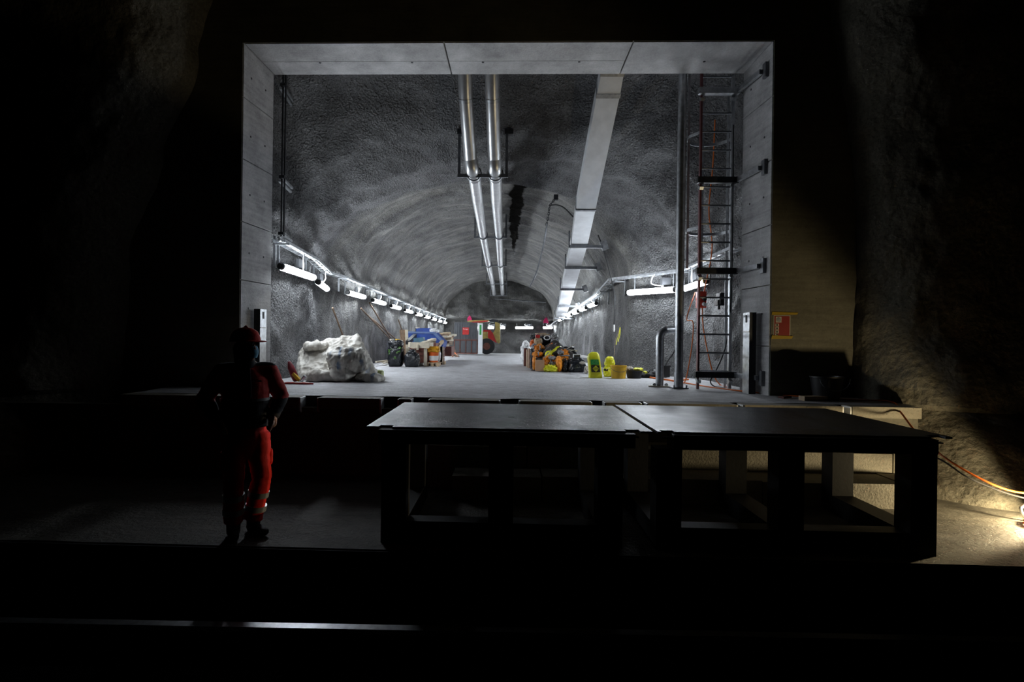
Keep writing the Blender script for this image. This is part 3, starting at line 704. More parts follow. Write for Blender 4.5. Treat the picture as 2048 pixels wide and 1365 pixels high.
# ventilation duct
DU = [(1203, 1248, 146, 9.2), (1194, 1240, 190, 9.45), (1152, 1191, 420, 11.1), (1143, 1175, 490, 13.1), (1133, 1162, 535, 15.0), (1124, 1150, 577, 17.6), (1118, 1140, 610, 21.0), (1112, 1131, 635, 25.5)]
t = thing('ventilation_duct', 'bright rectangular sheet metal air duct descending along the right of the vault', 'duct', atY(1143, 490, 14.0))
prev = None; HT = 0.26
fr = []
for a, b, y, Y in DU:
    A, B = atY(a, y, Y), atY(b, y, Y); B.z = A.z = (A.z + B.z) / 2; fr.append((A, B))
A0, B0 = fr[0]; A1, B1 = fr[1]; fr.insert(0, (A0 + (A0 - A1) * 1.2, B0 + (B0 - B1) * 1.2))
for i in range(len(fr) - 1):
    (A, B), (C_, D_) = fr[i], fr[i + 1]; u = Vector((0, 0, HT))
    obj('duct_section', MB().add([A, B, B + u, A + u, C_, D_, D_ + u, C_ + u], [(0, 1, 2, 3), (7, 6, 5, 4), (0, 4, 5, 1), (1, 5, 6, 2), (2, 6, 7, 3), (3, 7, 4, 0)]), M_DUCT, t, smooth=False)
    if 0 < i < len(fr) - 1:
        d = (C_ - A).normalized(); e_ = Vector((0.012, 0, 0)); dn = Vector((0, 0, 0.012))
        a_, b_, c_, d_ = A - e_ - dn, B + e_ - dn, B + e_ + u + dn, A - e_ + u + dn
        obj('flange', MB().add([p - d * 0.02 for p in (a_, b_, c_, d_)] + [p + d * 0.05 for p in (a_, b_, c_, d_)], [(0, 1, 2, 3), (7, 6, 5, 4), (0, 4, 5, 1), (1, 5, 6, 2), (2, 6, 7, 3), (3, 7, 4, 0)]), M_GALV, t, smooth=False)
for i, (a, b, y, Y) in enumerate(((1140, 1206, 489, 13.05), (1132, 1194, 532, 14.9), (1122, 1168, 576, 17.5), (1117, 1155, 610, 20.9), (1110, 1152, 635, 24.5))):
    A, B = atY(a, y, Y), atY(b, y, Y); B.z = A.z
    t = thing('duct_bracket', 'steel wall bracket under the duct, %s from the portal' % ORD[i], 'bracket', (A + B) / 2, 'wall brackets under the duct')
    dn = Vector((0, 0, 0.05))
    obj('bracket_arm', MB().beam(A - dn, B - dn, 0.07, 0.07), M_GALVD, t, smooth=False)
    obj('wall_plate', MB().box(B + Vector((0.03, 0, -0.02)), (0.16, 0.05, 0.22), Matrix.Rotation(-0.35, 3, 'Y')), M_GALV, t, smooth=False)
    obj('hold_down', MB().beam(A + Vector((-0.02, 0, -0.08)), A + Vector((-0.02, 0, HT + 0.06)), 0.03, 0.03), M_GALVD, t, smooth=False)

# tall vertical pipe and the bent pipe joining it
PYv = 9.16
p0 = atY(1357, 778, PYv); 
t = thing('standpipe', 'tall vertical grey steel pipe rising to the portal soffit', 'pipe', (p0.x, PYv, 1.0))
obj('pipe_shaft', MB().cyl((p0.x, PYv, 1.0), (p0.x, PYv, 6.45), 0.066, 20), M_GALV, t)
obj('pipe_collar', MB().cyl((p0.x, PYv, 1.0), (p0.x, PYv, 1.26), 0.074, 20), M_GALV, t)
obj('base_plate', MB().box((p0.x, PYv, 1.012), (0.26, 0.24, 0.016)), M_GALVD, t, smooth=False)
for sx in (-1, 1): obj('anchor_bolt', MB().cyl((p0.x + sx * 0.1, PYv - 0.09, 1.0), (p0.x + sx * 0.1, PYv - 0.09, 1.06), 0.014, 8), M_GALV, t)
BYv = 9.45
b0 = atY(1319, 768, BYv); b1 = atY(1319, 656, BYv)
t = thing('bent_pipe', 'bent grey steel pipe standing left of the tall pipe', 'pipe', (b0.x, BYv, 1.0))
zt = b1.z
bend = [(b0.x, BYv, 1.0), (b0.x, BYv, 1.4), (b0.x, BYv, zt - 0.16)] + [(b0.x + 0.13 * (1 - math.cos(u)), BYv - 0.02 * math.sin(u), zt - 0.16 + 0.13 * math.sin(u)) for u in (0.4, 0.8, 1.2, PI / 2)] + [(p0.x + 0.02, BYv - 0.2, zt - 0.02)]
obj('pipe_run', MB().tube(bend, 0.066, 18), M_GALV, t)
obj('base_plate', MB().box((b0.x, BYv, 1.01), (0.24, 0.2, 0.016)), M_GALVD, t, smooth=False)
for sx in (-1, 1): obj('lug', MB().cyl((b0.x + sx * 0.1, BYv - 0.06, 1.035), (b0.x + sx * 0.1, BYv - 0.03, 1.035), 0.028, 10), M_GALV, t)

# caged ladder
LYv = 9.1
xa, xb = atY(1396, 700, LYv).x, atY(1459, 700, LYv).x
t = thing('cage_ladder', 'steel access ladder with safety cage and stand-off brackets inside the right of the portal', 'ladder', ((xa + xb) / 2, LYv, 1.0))
obj('left_stile', MB().beam((xa, LYv, 1.0), (xa, LYv, 6.4), 0.03, 0.06), M_REDST, t, smooth=False)
obj('right_stile', MB().beam((xb, LYv, 1.0), (xb, LYv, 6.4), 0.045, 0.06), M_GALV, t, smooth=False)
z = atY(1428, 743, LYv).z; r0_ = None
for k in range(17):
    if r0_ is None: r0_ = obj('rung', MB().cyl((xa, LYv, z), (xb, LYv, z), 0.015, 8), M_GALVD, t)
    else: share('rung', r0_, t, (0, 0, 0.301 * k))
for py in (181, 360, 542, 750):
    z = atY(1428, py, LYv - 0.12).z
    obj('bracket_bar', MB().beam((xa - 0.08, LYv - 0.1, z), (xb + 0.06, LYv - 0.1, z), 0.08, 0.1), M_DARKST if py > 200 else M_GALV, t, smooth=False)
    obj('bracket_arm', MB().beam((xb + 0.04, LYv - 0.1, z), (XR - 0.08, 8.36, z), 0.05, 0.07), M_GALV, t, smooth=False)
    obj('bracket_plate', MB().box((XR - 0.03, 8.32, z), (0.05, 0.1, 0.22)), M_GALVD, t, smooth=False)
    for x in (xa, xb): obj('u_bolt', MB().box((x, LYv - 0.03, z - 0.1), (0.06, 0.1, 0.05), Matrix.Rotation(0.5, 3, 'X')), M_GALV, t, smooth=False)
cxh, rh = (xa + xb) / 2, 0.36
for py in (264, 455):
    z = atY(1396, py, LYv).z
    hoop = [Vector((xa, LYv, z))] + [Vector((cxh - rh * math.cos(u) * 1.02, LYv + 0.26 + rh * math.sin(u), z)) for u in [PI * j / 16 - 0.15 for j in range(18)]] + [Vector((xb, LYv, z))]
    mb = MB()
    for a, b in zip(hoop, hoop[1:]): pass
    vs = [p + Vector((0, 0, h)) for p in hoop for h in (-0.025, 0.025)] ; vs2 = [p + Vector((0, 0.008, h)) + (p - Vector((cxh, LYv + 0.2, z))).normalized() * 0.006 for p in hoop for h in (-0.025, 0.025)]
    n = len(hoop); fs = []
    for i in range(n - 1): fs += [(2 * i, 2 * i + 2, 2 * i + 3, 2 * i + 1), (2 * n + 2 * i, 2 * n + 2 * i + 1, 2 * n + 2 * i + 3, 2 * n + 2 * i + 2), (2 * i, 2 * n + 2 * i, 2 * n + 2 * i + 2, 2 * i + 2), (2 * i + 1, 2 * i + 3, 2 * n + 2 * i + 3, 2 * n + 2 * i + 1)]
    obj('cage_hoop', MB().add(vs + vs2, fs), M_GALV, t)
for u, z0 in ((0.02, 3.0), (PI / 2, 3.0), (PI - 0.35, 1.0)):
    obj('cage_strip', MB().beam((cxh - rh * math.cos(u), LYv + 0.27 + rh * math.sin(u), z0), (cxh - rh * math.cos(u), LYv + 0.27 + rh * math.sin(u), 6.35), 0.04, 0.01), M_GALV, t, smooth=False)

# channel posts at the foot of the reveal
for pf0, pf1, pt, side, lab in ((1500, 1513, 625, 1, 'short upright steel channel at the right foot of the portal'), (508, 520, 618, -1, 'short upright steel channel at the left foot of the portal')):
    Y = 8.4; A, B = atY(pf0, pt, Y), atY(pf1, pt, Y); zt_ = A.z
    if side > 0: B.x = min(B.x, XR - 0.02)
    t = thing('channel_post', lab, 'post', ((A.x + B.x) / 2, Y, 1.0), 'channel posts at the portal')
    xi = A.x if side > 0 else B.x; xo = B.x if side > 0 else A.x
    obj('front_web', MB().lohi((min(xi, xo), Y, 0.99), (max(xi, xo), Y + 0.012, zt_)), M_DARKST, t, smooth=False)
    obj('inner_flange', MB().lohi((xi - 0.006, Y, 0.99), (xi + 0.006, Y + 0.22, zt_)), M_GALV, t, smooth=False)
    obj('back_web', MB().lohi((min(xi, xo), Y + 0.208, 0.99), (max(xi, xo), Y + 0.22, zt_)), M_DARKST, t, smooth=False)
    obj('slot', MB().lohi((xi - side * 0.012 - 0.004, Y + 0.09, zt_ - 0.15), (xi - side * 0.012 + 0.004, Y + 0.13, zt_ - 0.04)), M_BLACK, t, smooth=False)
    obj('weld_seam', MB().lohi((xi - side * 0.01 - 0.003, Y, zt_ - 0.3), (xi - side * 0.01 + 0.003, Y + 0.22, zt_ - 0.285)), M_WHITE, t, smooth=False)

# ================================================================ steel tables in front of the platform
def steel_table(x0, x1, notch, legs, label, y1):
    y0, zt, th = 4.82, 1.0, 0.018
    t = thing('steel_table', label, 'table', ((x0 + x1) / 2, 5.7, 0), 'steel work tables')
    poly = [(x0, y0)]
    for a, b in notch: poly += [(a, y0), (a, y0 + 0.075), (b, y0 + 0.075), (b, y0)]
    poly += [(x1, y0), (x1, y1), (x0, y1)]
    top = obj('table_top', MB().prism(poly, 'z', zt - th, zt), M_TABLE, t, smooth=False)
    obj('centre_slot', MB().box(((x0 + x1) / 2 + 0.03, 5.55, zt + 0.0005), (0.06, 0.05, 0.002)), M_BLACK, top, smooth=False)
    for a, b in notch: obj('tab', MB().lohi((a + 0.01, y0 + 0.005, zt - 0.06), (b - 0.01, y0 + 0.06, zt - 0.05)), M_GALVD, t, smooth=False)
    yf, yr = 4.76, 5.98; w = 0.215
    def ibeam(c0, c1, d=0.2, up=(0, 0, 1)):
        c0, c1 = Vector(c0), Vector(c1); u = Vector(up)
        return [MB().beam(c0, c1, 0.012, d, up=up), (c0, c1, u, d)]
    fx = (legs[0] + 0.0, legs[-1])
    for y in (yf + 0.1, yr):
        obj('cross_beam', MB().lohi((x0 + 0.12, y - 0.1, 0.86), (x1 - 0.16, y + 0.1, zt - th)), M_LEG, t, smooth=False)
    for x in legs:
        for y in (yf + 0.1, yr):
            obj('leg', MB().lohi((x - w / 2, y - 0.1, 0.0 if y < 5 else 0.012), (x + w / 2, y + 0.1, 0.86)), M_LEG, t, smooth=False)
        obj('base_beam', MB().lohi((x - w / 2, yf + 0.2, 0.0), (x + w / 2, yr - 0.1, 0.185)), M_LEG, t, smooth=False)
    obj('base_cross_beam', MB().lohi((legs[0] + w / 2, yf + 0.02, 0.0), (legs[1] - w / 2, yf + 0.18, 0.185)), M_LEG, t, smooth=False)
    obj('base_cross_beam', MB().lohi((legs[1] + w / 2, yf + 0.02, 0.0), (legs[2] - w / 2, yf + 0.18, 0.185)), M_LEG, t, smooth=False)
    return t
def table_mat():
    m, nt, b = newmat('scuffed_steel_plate'); co = objco(nt)
    mp = nt.nodes.new('ShaderNodeMapping'); mp.inputs['Scale'].default_value = (1, 7, 1); nt.links.new(co, mp.inputs[0])
    s1 = noise_n(nt, mp.outputs[0], 5, 6, 0.7); s2 = noise_n(nt, co, 2.2, 5, 0.6)
    c = ramp(nt, s1, [(0.3, (0.015, 0.016, 0.02)), (0.72, (0.085, 0.088, 0.1))])
    nt.links.new(c, b.inputs['Base Color']); b.inputs['Metallic'].default_value = 0.55
    nt.links.new(mathn(nt, 'ADD', mathn(nt, 'MULTIPLY', s2, 0.4), 0.17), b.inputs['Roughness'])
    b.inputs['Specular IOR Level'].default_value = 0.3
    bump(nt, b, mathn(nt, 'ADD', s1, noise_n(nt, co, 30, 4)), 0.55, 0.006); return m
M_TABLE = table_mat()
steel_table(-1.235, 1.27, [(-1.125, -1.005), (1.04, 1.165)], (-0.975, -0.04, 0.9), 'bare steel plate table on the left, beside the worker', 6.62)
steel_table(1.315, 3.805, [(1.345, 1.46), (3.63, 3.745)], (1.4, 2.43, 3.53), 'bare steel plate table on the right, beside the lit steps', 6.72)

# ================================================================ the worker
def worker():
    B = Vector((-2.34, 4.86, 0.0)); t = thing('person', 'worker in red high visibility clothing, helmet and face mask, hands on hips', 'person', B); t.rotation_euler.z = 0.62
    V = lambda x, y, z: B + Vector((x, y, z))
    # body: head, neck, trunk, arms, hands, legs as one skin
    mb = MB()
    fd = Vector((0.5, -0.86, 0)).normalized()      # looks to the right of the picture
    hc = V(-0.01, -0.02, 1.695); sd = Vector((-fd.y, fd.x, 0))
    mb.tube([hc + Vector((0, 0, -0.10)), hc + Vector((0, 0, -0.03)), hc + Vector((0, 0, 0.05)), hc + Vector((0, 0, 0.09))], [(0.062, 0.07), (0.075, 0.085), (0.078, 0.095), (0.07, 0.085)], 16, dome=True)
    mb.tube([hc + fd * 0.06 + Vector((0, 0, -0.105)), hc + fd * 0.075 + Vector((0, 0, -0.06))], [0.035, 0.045], 12, dome=True)        # chin and jaw
    mb.tube([hc + fd * 0.088 + Vector((0, 0, 0.02)), hc + fd * 0.112 + Vector((0, 0, -0.028))], [0.011, 0.018], 8, dome=True)        # nose
    for k in (-1, 1): mb.tube([hc + sd * (0.078 * k) + Vector((0, 0, -0.035)), hc + sd * (0.084 * k) + Vector((0, 0, 0.015))], [0.014, 0.019], 8, dome=True)   # ears
    for k in (-1, 1): mb.tube([hc + fd * 0.08 + sd * (0.035 * k - 0.01) + Vector((0, 0, 0.03)), hc + fd * 0.08 + sd * (0.035 * k + 0.01) + Vector((0, 0, 0.03))], 0.014, 8, dome=True)
    mb.tube([V(0, 0.02, 1.42), V(-0.005, 0, 1.63)], [0.06, 0.055], 12, dome=True)
    mb.tube([V(0, 0.01, 0.92), V(0, 0.02, 1.1), V(0, 0.02, 1.32), V(0, 0.02, 1.46)], [(0.15, 0.10), (0.145, 0.10), (0.17, 0.11), (0.13, 0.08)], 18, dome=True)
    arms = {}
    for k in (1, -1):
        sh, el, wr = V(0.195 * k, 0.02, 1.46), V(0.325 * k, 0.09, 1.225), V(0.235 * k, -0.05, 1.055); arms[k] = (sh, el, wr)
        mb.tube([sh, sh.lerp(el, 0.5), el], [0.055, 0.048, 0.04], 12, dome=True)
        mb.tube([el, el.lerp(wr, 0.4), wr], [0.04, 0.04, 0.027], 12, dome=True)
        # hand on the hip: palm and five fingers pointing forward and down
        hd = Vector((-0.28 * k, -0.62, -0.62)).normalized(); pal = wr + hd * 0.05; side_ = Vector((0.0, -0.7, 0.7)); side_ = (side_ - hd * side_.dot(hd)).normalized()
        mb.tube([wr, wr + hd * 0.05, wr + hd * 0.095], [(0.024, 0.02), (0.036, 0.018), (0.04, 0.016)], 12, dome=True)
        for j, (o_, L) in enumerate(((-0.03, 0.062), (-0.01, 0.075), (0.011, 0.08), (0.031, 0.07))):
            b0 = wr + hd * 0.095 + side_ * o_; b1 = b0 + hd * (L * 0.5); b2 = b1 + (hd + Vector((-0.5 * k, 0.15, -0.2))).normalized() * (L * 0.5)
            mb.tube([b0 - hd * 0.02, b1, b2], [0.0098, 0.0092, 0.008], 8, dome=True)
        tb = wr + hd * 0.035 + side_ * 0.03; mb.tube([tb, tb + (side_ * 0.8 + hd * 0.6).normalized() * 0.04, tb + (side_ * 0.5 + hd * 0.9).normalized() * 0.075], [0.012, 0.0105, 0.009], 8, dome=True)
    LEG = {1: (V(0.10, 0.01, 0.9), V(0.135, -0.02, 0.5), V(0.085, 0.03, 0.1)), -1: (V(-0.09, 0.01, 0.9), V(-0.095, -0.03, 0.5), V(-0.085, 0.02, 0.1))}
    for k in (1, -1):
        h, kn, an = LEG[k]
        mb.tube([h, h.lerp(kn, 0.5), kn], [0.085, 0.072, 0.055], 14, dome=True); mb.tube([kn, kn.lerp(an, 0.35), an], [0.055, 0.055, 0.036], 14, dome=True)
    obj('body', fuse(mb, 0.008, 2), M_SKIN, t, ang=3)
    def folds(amp, fq, sd_):
        def f(v, n):
            q = (v - B) * fq + Vector((sd_, 0, 0)); return v + n * (amp * (noise.noise(q) + 0.7 * (1 - 2 * abs(noise.noise(Vector((q.x * 0.7, q.y * 0.7, q.z * 2.2)))))))
        return f
    # jacket with dark lower part
    mb = MB()
    mb.tube([V(0, 0.01, 0.96), V(0, 0.015, 1.08), V(0, 0.02, 1.25), V(0, 0.02, 1.40), V(0, 0.02, 1.49)], [(0.195, 0.135), (0.19, 0.135), (0.2, 0.14), (0.205, 0.135), (0.125, 0.1)], 22, dome=False)
    mb.tube([V(-0.17, 0.02, 1.475), V(0.17, 0.02, 1.475)], [0.07, 0.07], 12, dome=True)
    mb.tube([V(0, 0.015, 1.47), V(-0.003, 0.0, 1.555)], [(0.09, 0.085), (0.078, 0.078)], 14)
    for k in (1, -1):
        sh, el, wr = arms[k]; mb.tube([sh, sh.lerp(el, 0.5), el], [0.085, 0.076, 0.07], 14, dome=True); mb.tube([el, el.lerp(wr, 0.5), el.lerp(wr, 0.93)], [0.07, 0.06, 0.048], 14, dome=True)
    fm = fuse(mb, 0.012, 3, folds(0.007, 9, 1))
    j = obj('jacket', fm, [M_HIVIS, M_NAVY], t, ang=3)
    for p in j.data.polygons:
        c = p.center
        if c.z < 1.205 or c.z > 1.515: p.material_index = 1  # navy lower part; shade on the forearms is painted in the same navy
    ring = [V(0.206 * math.cos(u), 0.018 + 0.147 * math.sin(u), 1.215) for u in [2 * PI * i / 28 for i in range(29)]]
    vs = [p + Vector((0, 0, h)) + (p - V(0, 0.02, 1.215)) * e_ for p in ring for h, e_ in ((-0.012, 0), (0.012, 0), (0.012, 0.02), (-0.012, 0.02))]; fs = []
    for i in range(28):
        for q in range(4): fs.append((4 * i + q, 4 * i + (q + 1) % 4, 4 * i + 4 + (q + 1) % 4, 4 * i + 4 + q))
    obj('reflective_band', MB().add(vs, fs), M_REFL, t)
    obj('zip', MB().tube([V(0.015, -0.128, 1.24), V(0.014, -0.125, 1.36), V(0.01, -0.095, 1.5)], 0.008, 6), M_NAVY, t)
    obj('badge', MB().box(V(0.09, -0.127, 1.385), (0.03, 0.006, 0.012)), M_REFL, t, smooth=False)
    # trousers
    mb = MB(); mb.tube([V(0, 0.01, 0.86), V(0, 0.01, 0.99)], [(0.185, 0.128), (0.18, 0.125)], 20, dome=True)
    for k in (1, -1):
        h, kn, an = LEG[k]; mb.tube([h, h.lerp(kn, 0.5), kn, kn.lerp(an, 0.5), an + Vector((0, 0, 0.02))], [0.108, 0.098, 0.084, 0.082, 0.078], 16, dome=False)
    obj('trousers', fuse(mb, 0.012, 3, folds(0.008, 8, 5)), M_HIVIS, t, ang=3)
    for k in (1, -1):
        h, kn, an = LEG[k]
        for f_ in (0.36, 0.68):
            c = kn.lerp(an, f_); d_ = (an - kn).normalized(); obj('leg_band', MB().tube([c - d_ * 0.025, c + d_ * 0.025], 0.092, 18), M_REFL, t)
        obj('cargo_flap', MB().blob(h.lerp(kn, 0.55) + Vector((0.095 * k, 0.02, 0)), (0.04, 0.13, 0.15), 3 + k, 0.08), M_HIVIS, t)
        # boots
        mb = MB(); ft = Vector((0.25 * k + 0.1, -1, 0)).normalized()
        mb.tube([an + Vector((0, 0, 0.04)), an + Vector((0, 0, -0.06))], [0.062, 0.058], 14, dome=True)
        mb.tube([an + Vector((0, 0, -0.055)) - ft * 0.04, an + Vector((0, 0, -0.055)) + ft * 0.08, an + Vector((0, 0, -0.06)) + ft * 0.17], [(0.045, 0.045), (0.05, 0.042), (0.046, 0.035)], 14, dome=True)
        obj('boot', fuse(mb, 0.01, 2, lambda v, n: Vector((v.x, v.y, max(v.z, 0.004)))), M_RUBBER, t, ang=3)
    # helmet, ear of the mask, mask
    prof = [(0.125, 0.0), (0.12, 0.03), (0.113, 0.06), (0.095, 0.095), (0.06, 0.12), (0.02, 0.13)]
    hb = hc + Vector((0, 0, 0.035)); he = MB().lathe((0, 0, 0), prof, 24); 
    he.v = [hb + fd * (v.x * 1.16 - 0.005) + sd * v.y * 0.97 + Vector((0, 0, v.z)) for v in he.v]; hm = obj('helmet', he, M_HIVIS, t)
    br = MB().blob((0, 0, 0), (0.09, 0.2, 0.016), 1, 0.0, 0.7); br.v = [hb + fd * (v.x + 0.135) + sd * v.y + Vector((0, 0, v.z + 0.008 - 0.06 * max(0, v.x))) for v in br.v]; obj('brim', br, M_HIVIS, hm)
    rg = MB().tube([hb + sd * -0.02 + fd * -0.12 + Vector((0, 0, 0.045)), hb + Vector((0, 0, 0.138)), hb + fd * 0.12 + Vector((0, 0, 0.045))], 0.012, 8); obj('ridge', rg, M_HIVIS, hm)
    mk = MB(); n1, n2 = 12, 8
    for i in range(n1 + 1):
        a_ = -1.15 + 2.3 * i / n1
        for jx in range(n2 + 1):
            z_ = -0.105 + 0.105 * jx / n2; bul = 0.112 + 0.02 * math.cos(a_ * 1.3) * math.sin(PI * jx / n2) - 0.018 * abs(a_) ** 1.5
            mk.v.append(hc + fd * (math.cos(a_) * bul) + sd * (math.sin(a_) * (bul - 0.012)) + Vector((0, 0, z_)))
    nb = len(mk.v); cc = hc + Vector((0, 0, -0.05)); mk.v += [v - (v - cc).normalized() * 0.006 for v in mk.v[:nb]]
    for i in range(n1):
        for jx in range(n2):
            a_ = i * (n2 + 1) + jx; mk.f += [(a_, a_ + 1, a_ + n2 + 2, a_ + n2 + 1), (nb + a_, nb + a_ + n2 + 1, nb + a_ + n2 + 2, nb + a_ + 1)]
    obj('face_mask', mk, M_MASK, t)
    gl = MB()
    for k in (-1, 1): gl.blob(hc + fd * 0.1 + sd * (0.036 * k) + Vector((0, 0, 0.025)), (0.05, 0.05, 0.04), 2, 0.0, 0.8)
    obj('safety_glasses', fuse(gl.tube([hc + fd * 0.1 + sd * -0.06 + Vector((0, 0, 0.03)), hc + fd * 0.11 + Vector((0, 0, 0.032)), hc + fd * 0.1 + sd * 0.06 + Vector((0, 0, 0.03))], 0.01, 8), 0.006, 1), M_GLASS, t)
    ho = MB().tube([hc + Vector((0, 0, -0.15)), hc + Vector((0, 0, -0.11)) - fd * 0.02, hc + Vector((0, 0, -0.03)) - fd * 0.05], [(0.085, 0.085), (0.082, 0.085), (0.075, 0.07)], 14, dome=True)
    obj('neck_scarf', ho, M_NAVY, t)
worker()

# ================================================================ right hand side: work lamp, cables, poster, bucket
def work_lamp():
    c = atZ(2072, 1040, 0.0); c = Vector((5.36, 5.6, 0))
    t = thing('work_lamp', 'bright work lamp on a tubular stand at the right edge of the walkway', 'lamp', c)
    zc = 0.21
    obj('housing', MB().box(c + Vector((0.1, 0.0, zc)), (0.1, 0.3, 0.2)), M_BLACK, t, smooth=False)
    obj('lens', MB().box(c + Vector((0.046, 0, zc)), (0.008, 0.26, 0.16)), emit('work_lamp_glow', (1.0, 0.82, 0.5), 25), t, smooth=False)
    for s in (-1, 1):
        lp = [c + Vector((x, 0.17 * s, z)) for x, z in ((0.1, zc), (-0.02, zc), (-0.1, zc - 0.06), (-0.12, 0.12), (-0.06, 0.02), (0.1, 0.016), (0.25, 0.016))]
        obj('stand_tube', MB().tube(curve_pts(lp, 5), 0.014, 8), M_GALV, t)
    obj('stand_crossbar', MB().cyl(c + Vector((0.25, -0.17, 0.016)), c + Vector((0.25, 0.17, 0.016)), 0.014, 8), M_GALV, t)
    l = bpy.data.lights.new('work_lamp_beam', 'SPOT'); l.energy = FLOOD_POWER; l.color = (1.0, 0.8, 0.46); l.spot_size = math.radians(152); l.spot_blend = 0.25; l.shadow_soft_size = 0.05
    o = bpy.data.objects.new('beam', l); COL.objects.link(o); o.parent = t; o.location = (0.02, 0, zc)
    o.rotation_euler = Vector((-0.72, 0.62, -0.3)).to_track_quat('-Z', 'Y').to_euler()
    obj('added_head', MB().box(c + Vector((0.1, -0.24, zc)), (0.1, 0.14, 0.16)), M_BLACK, t, smooth=False)  # added box holding the extra narrow spot
    l2 = bpy.data.lights.new('trouser_fill_spot', 'SPOT'); l2.energy = FILL_POWER; l2.color = (1.0, 0.8, 0.5); l2.spot_size = math.radians(30); l2.spot_blend = 0.6; l2.shadow_soft_size = 0.04  # added spot aimed at the worker to light the trousers
    o2 = bpy.data.objects.new('trouser_fill', l2); COL.objects.link(o2); o2.parent = t; o2.location = (0.03, -0.24, zc)
    o2.rotation_euler = (Vector((-2.3, 4.86, 0.75)) - (c + Vector((0, -0.24, zc)))).to_track_quat('-Z', 'Y').to_euler()
    return c
LC = work_lamp()
def cable(name, label, pts, r, mat, cat='cable', n=8):
    P = curve_pts(pts, n); return tag(obj(name, MB().tube(P, r, 7), mat), label, cat)
cable('extension_cord', 'orange extension cord dropping from the platform to the work lamp', [gnd(1362, 766) + Vector((0, 0, 0.012)), gnd(1420, 776) + Vector((0, 0, 0.012)), gnd(1500, 786) + Vector((0, 0, 0.012)), gnd(1560, 792) + Vector((0, 0, 0.012)),
      atZ(1700, 800, 1.012), atZ(1782, 804, 1.015), atY(1802, 826, 6.93), atY(1835, 868, 6.6), atY(1890, 916, 6.15), atY(1965, 960, 5.92), atY(2030, 984, 5.85), LC + Vector((0.12, 0.12, 0.3))], 0.011, M_ORC)
cable('power_cable', 'thin dark cable hanging below the orange cord towards the work lamp', [atY(1850, 905, 6.4), atY(1890, 925, 6.12), atY(1930, 952, 5.96), atY(1980, 975, 5.9), atY(2030, 992, 5.84), LC + Vector((0.12, 0.1, 0.2))], 0.009, M_RUBBER)
coil = [LC + Vector((-0.1 + 0.12 * math.cos(u), -0.02 + 0.12 * math.sin(u), 0.012 + 0.004 * u)) for u in [0.5 * i for i in range(30)]]
tag(obj('cable_coil', MB().tube(coil, 0.01, 6), M_ORC), 'small loose coil of orange cable around the work lamp stand', 'cable')

# poster on the portal wall
pa, pb = atY(1547, 631, YF), atY(1580, 673, YF)
t = thing('poster', 'red safety poster with a column of white pictograms taped to the wall', 'poster', ((pa.x + pb.x) / 2, YF, pb.z))
def sheet(name, x0, x1, z0, z1, d, mat, par=None, th=0.003): return obj(name, MB().lohi((x0, YF - d - th, z0), (x1, YF - d, z1)), mat, par or t, smooth=False)
sheet('backing', pa.x, pb.x, pb.z, pa.z, 0.002, M_PAPER)
W_, H_ = pb.x - pa.x, pa.z - pb.z
sheet('red_field', pa.x + 0.05 * W_, pb.x - 0.05 * W_, pb.z + 0.03 * H_, pa.z - 0.035 * H_, 0.006, M_POST)
def cell(u0, u1, v0, v1, mat=M_PAPER, d=0.0095, nm='pictogram'): return sheet(nm, pa.x + u0 * W_, pa.x + u1 * W_, pa.z - v1 * H_, pa.z - v0 * H_, d, mat, None, 0.002)
cell(0.12, 0.46, 0.07, 0.35); cell(0.1, 0.31, 0.4, 0.535); cell(0.1, 0.31, 0.56, 0.7); cell(0.1, 0.31, 0.725, 0.865); cell(0.09, 0.25, 0.885, 0.975)
obj('round_emblem', MB().cyl((pa.x + 0.29 * W_, YF - 0.012, pa.z - 0.21 * H_), (pa.x + 0.29 * W_, YF - 0.015, pa.z - 0.21 * H_), 0.105 * H_, 20), M_GREYCL, t)
for k, v in enumerate((0.467, 0.63, 0.795, 0.93)): cell(0.16, 0.24, v - 0.04, v + 0.04 - 0.02 * (k == 3), M_PRINTK, 0.0118, 'glyph')
for a, b, lab in (((1543, 624), (1596, 631), 'long strip of yellow tape above the red poster'), ((1542, 671), (1585, 679), 'strip of yellow tape below the red poster')):
    A, Bp = atY(*a, YF), atY(*b, YF)
    tag(obj('tape_strip', MB().prism([(A.x, Bp.z), (Bp.x - 0.02, Bp.z + 0.008), (Bp.x, A.z - 0.01), (A.x + 0.01, A.z)], 'y', YF - 0.008 if a[1] < 650 else YF - 0.018, YF - 0.001), M_TAPE, smooth=False), lab, 'tape', 'yellow tape strips')

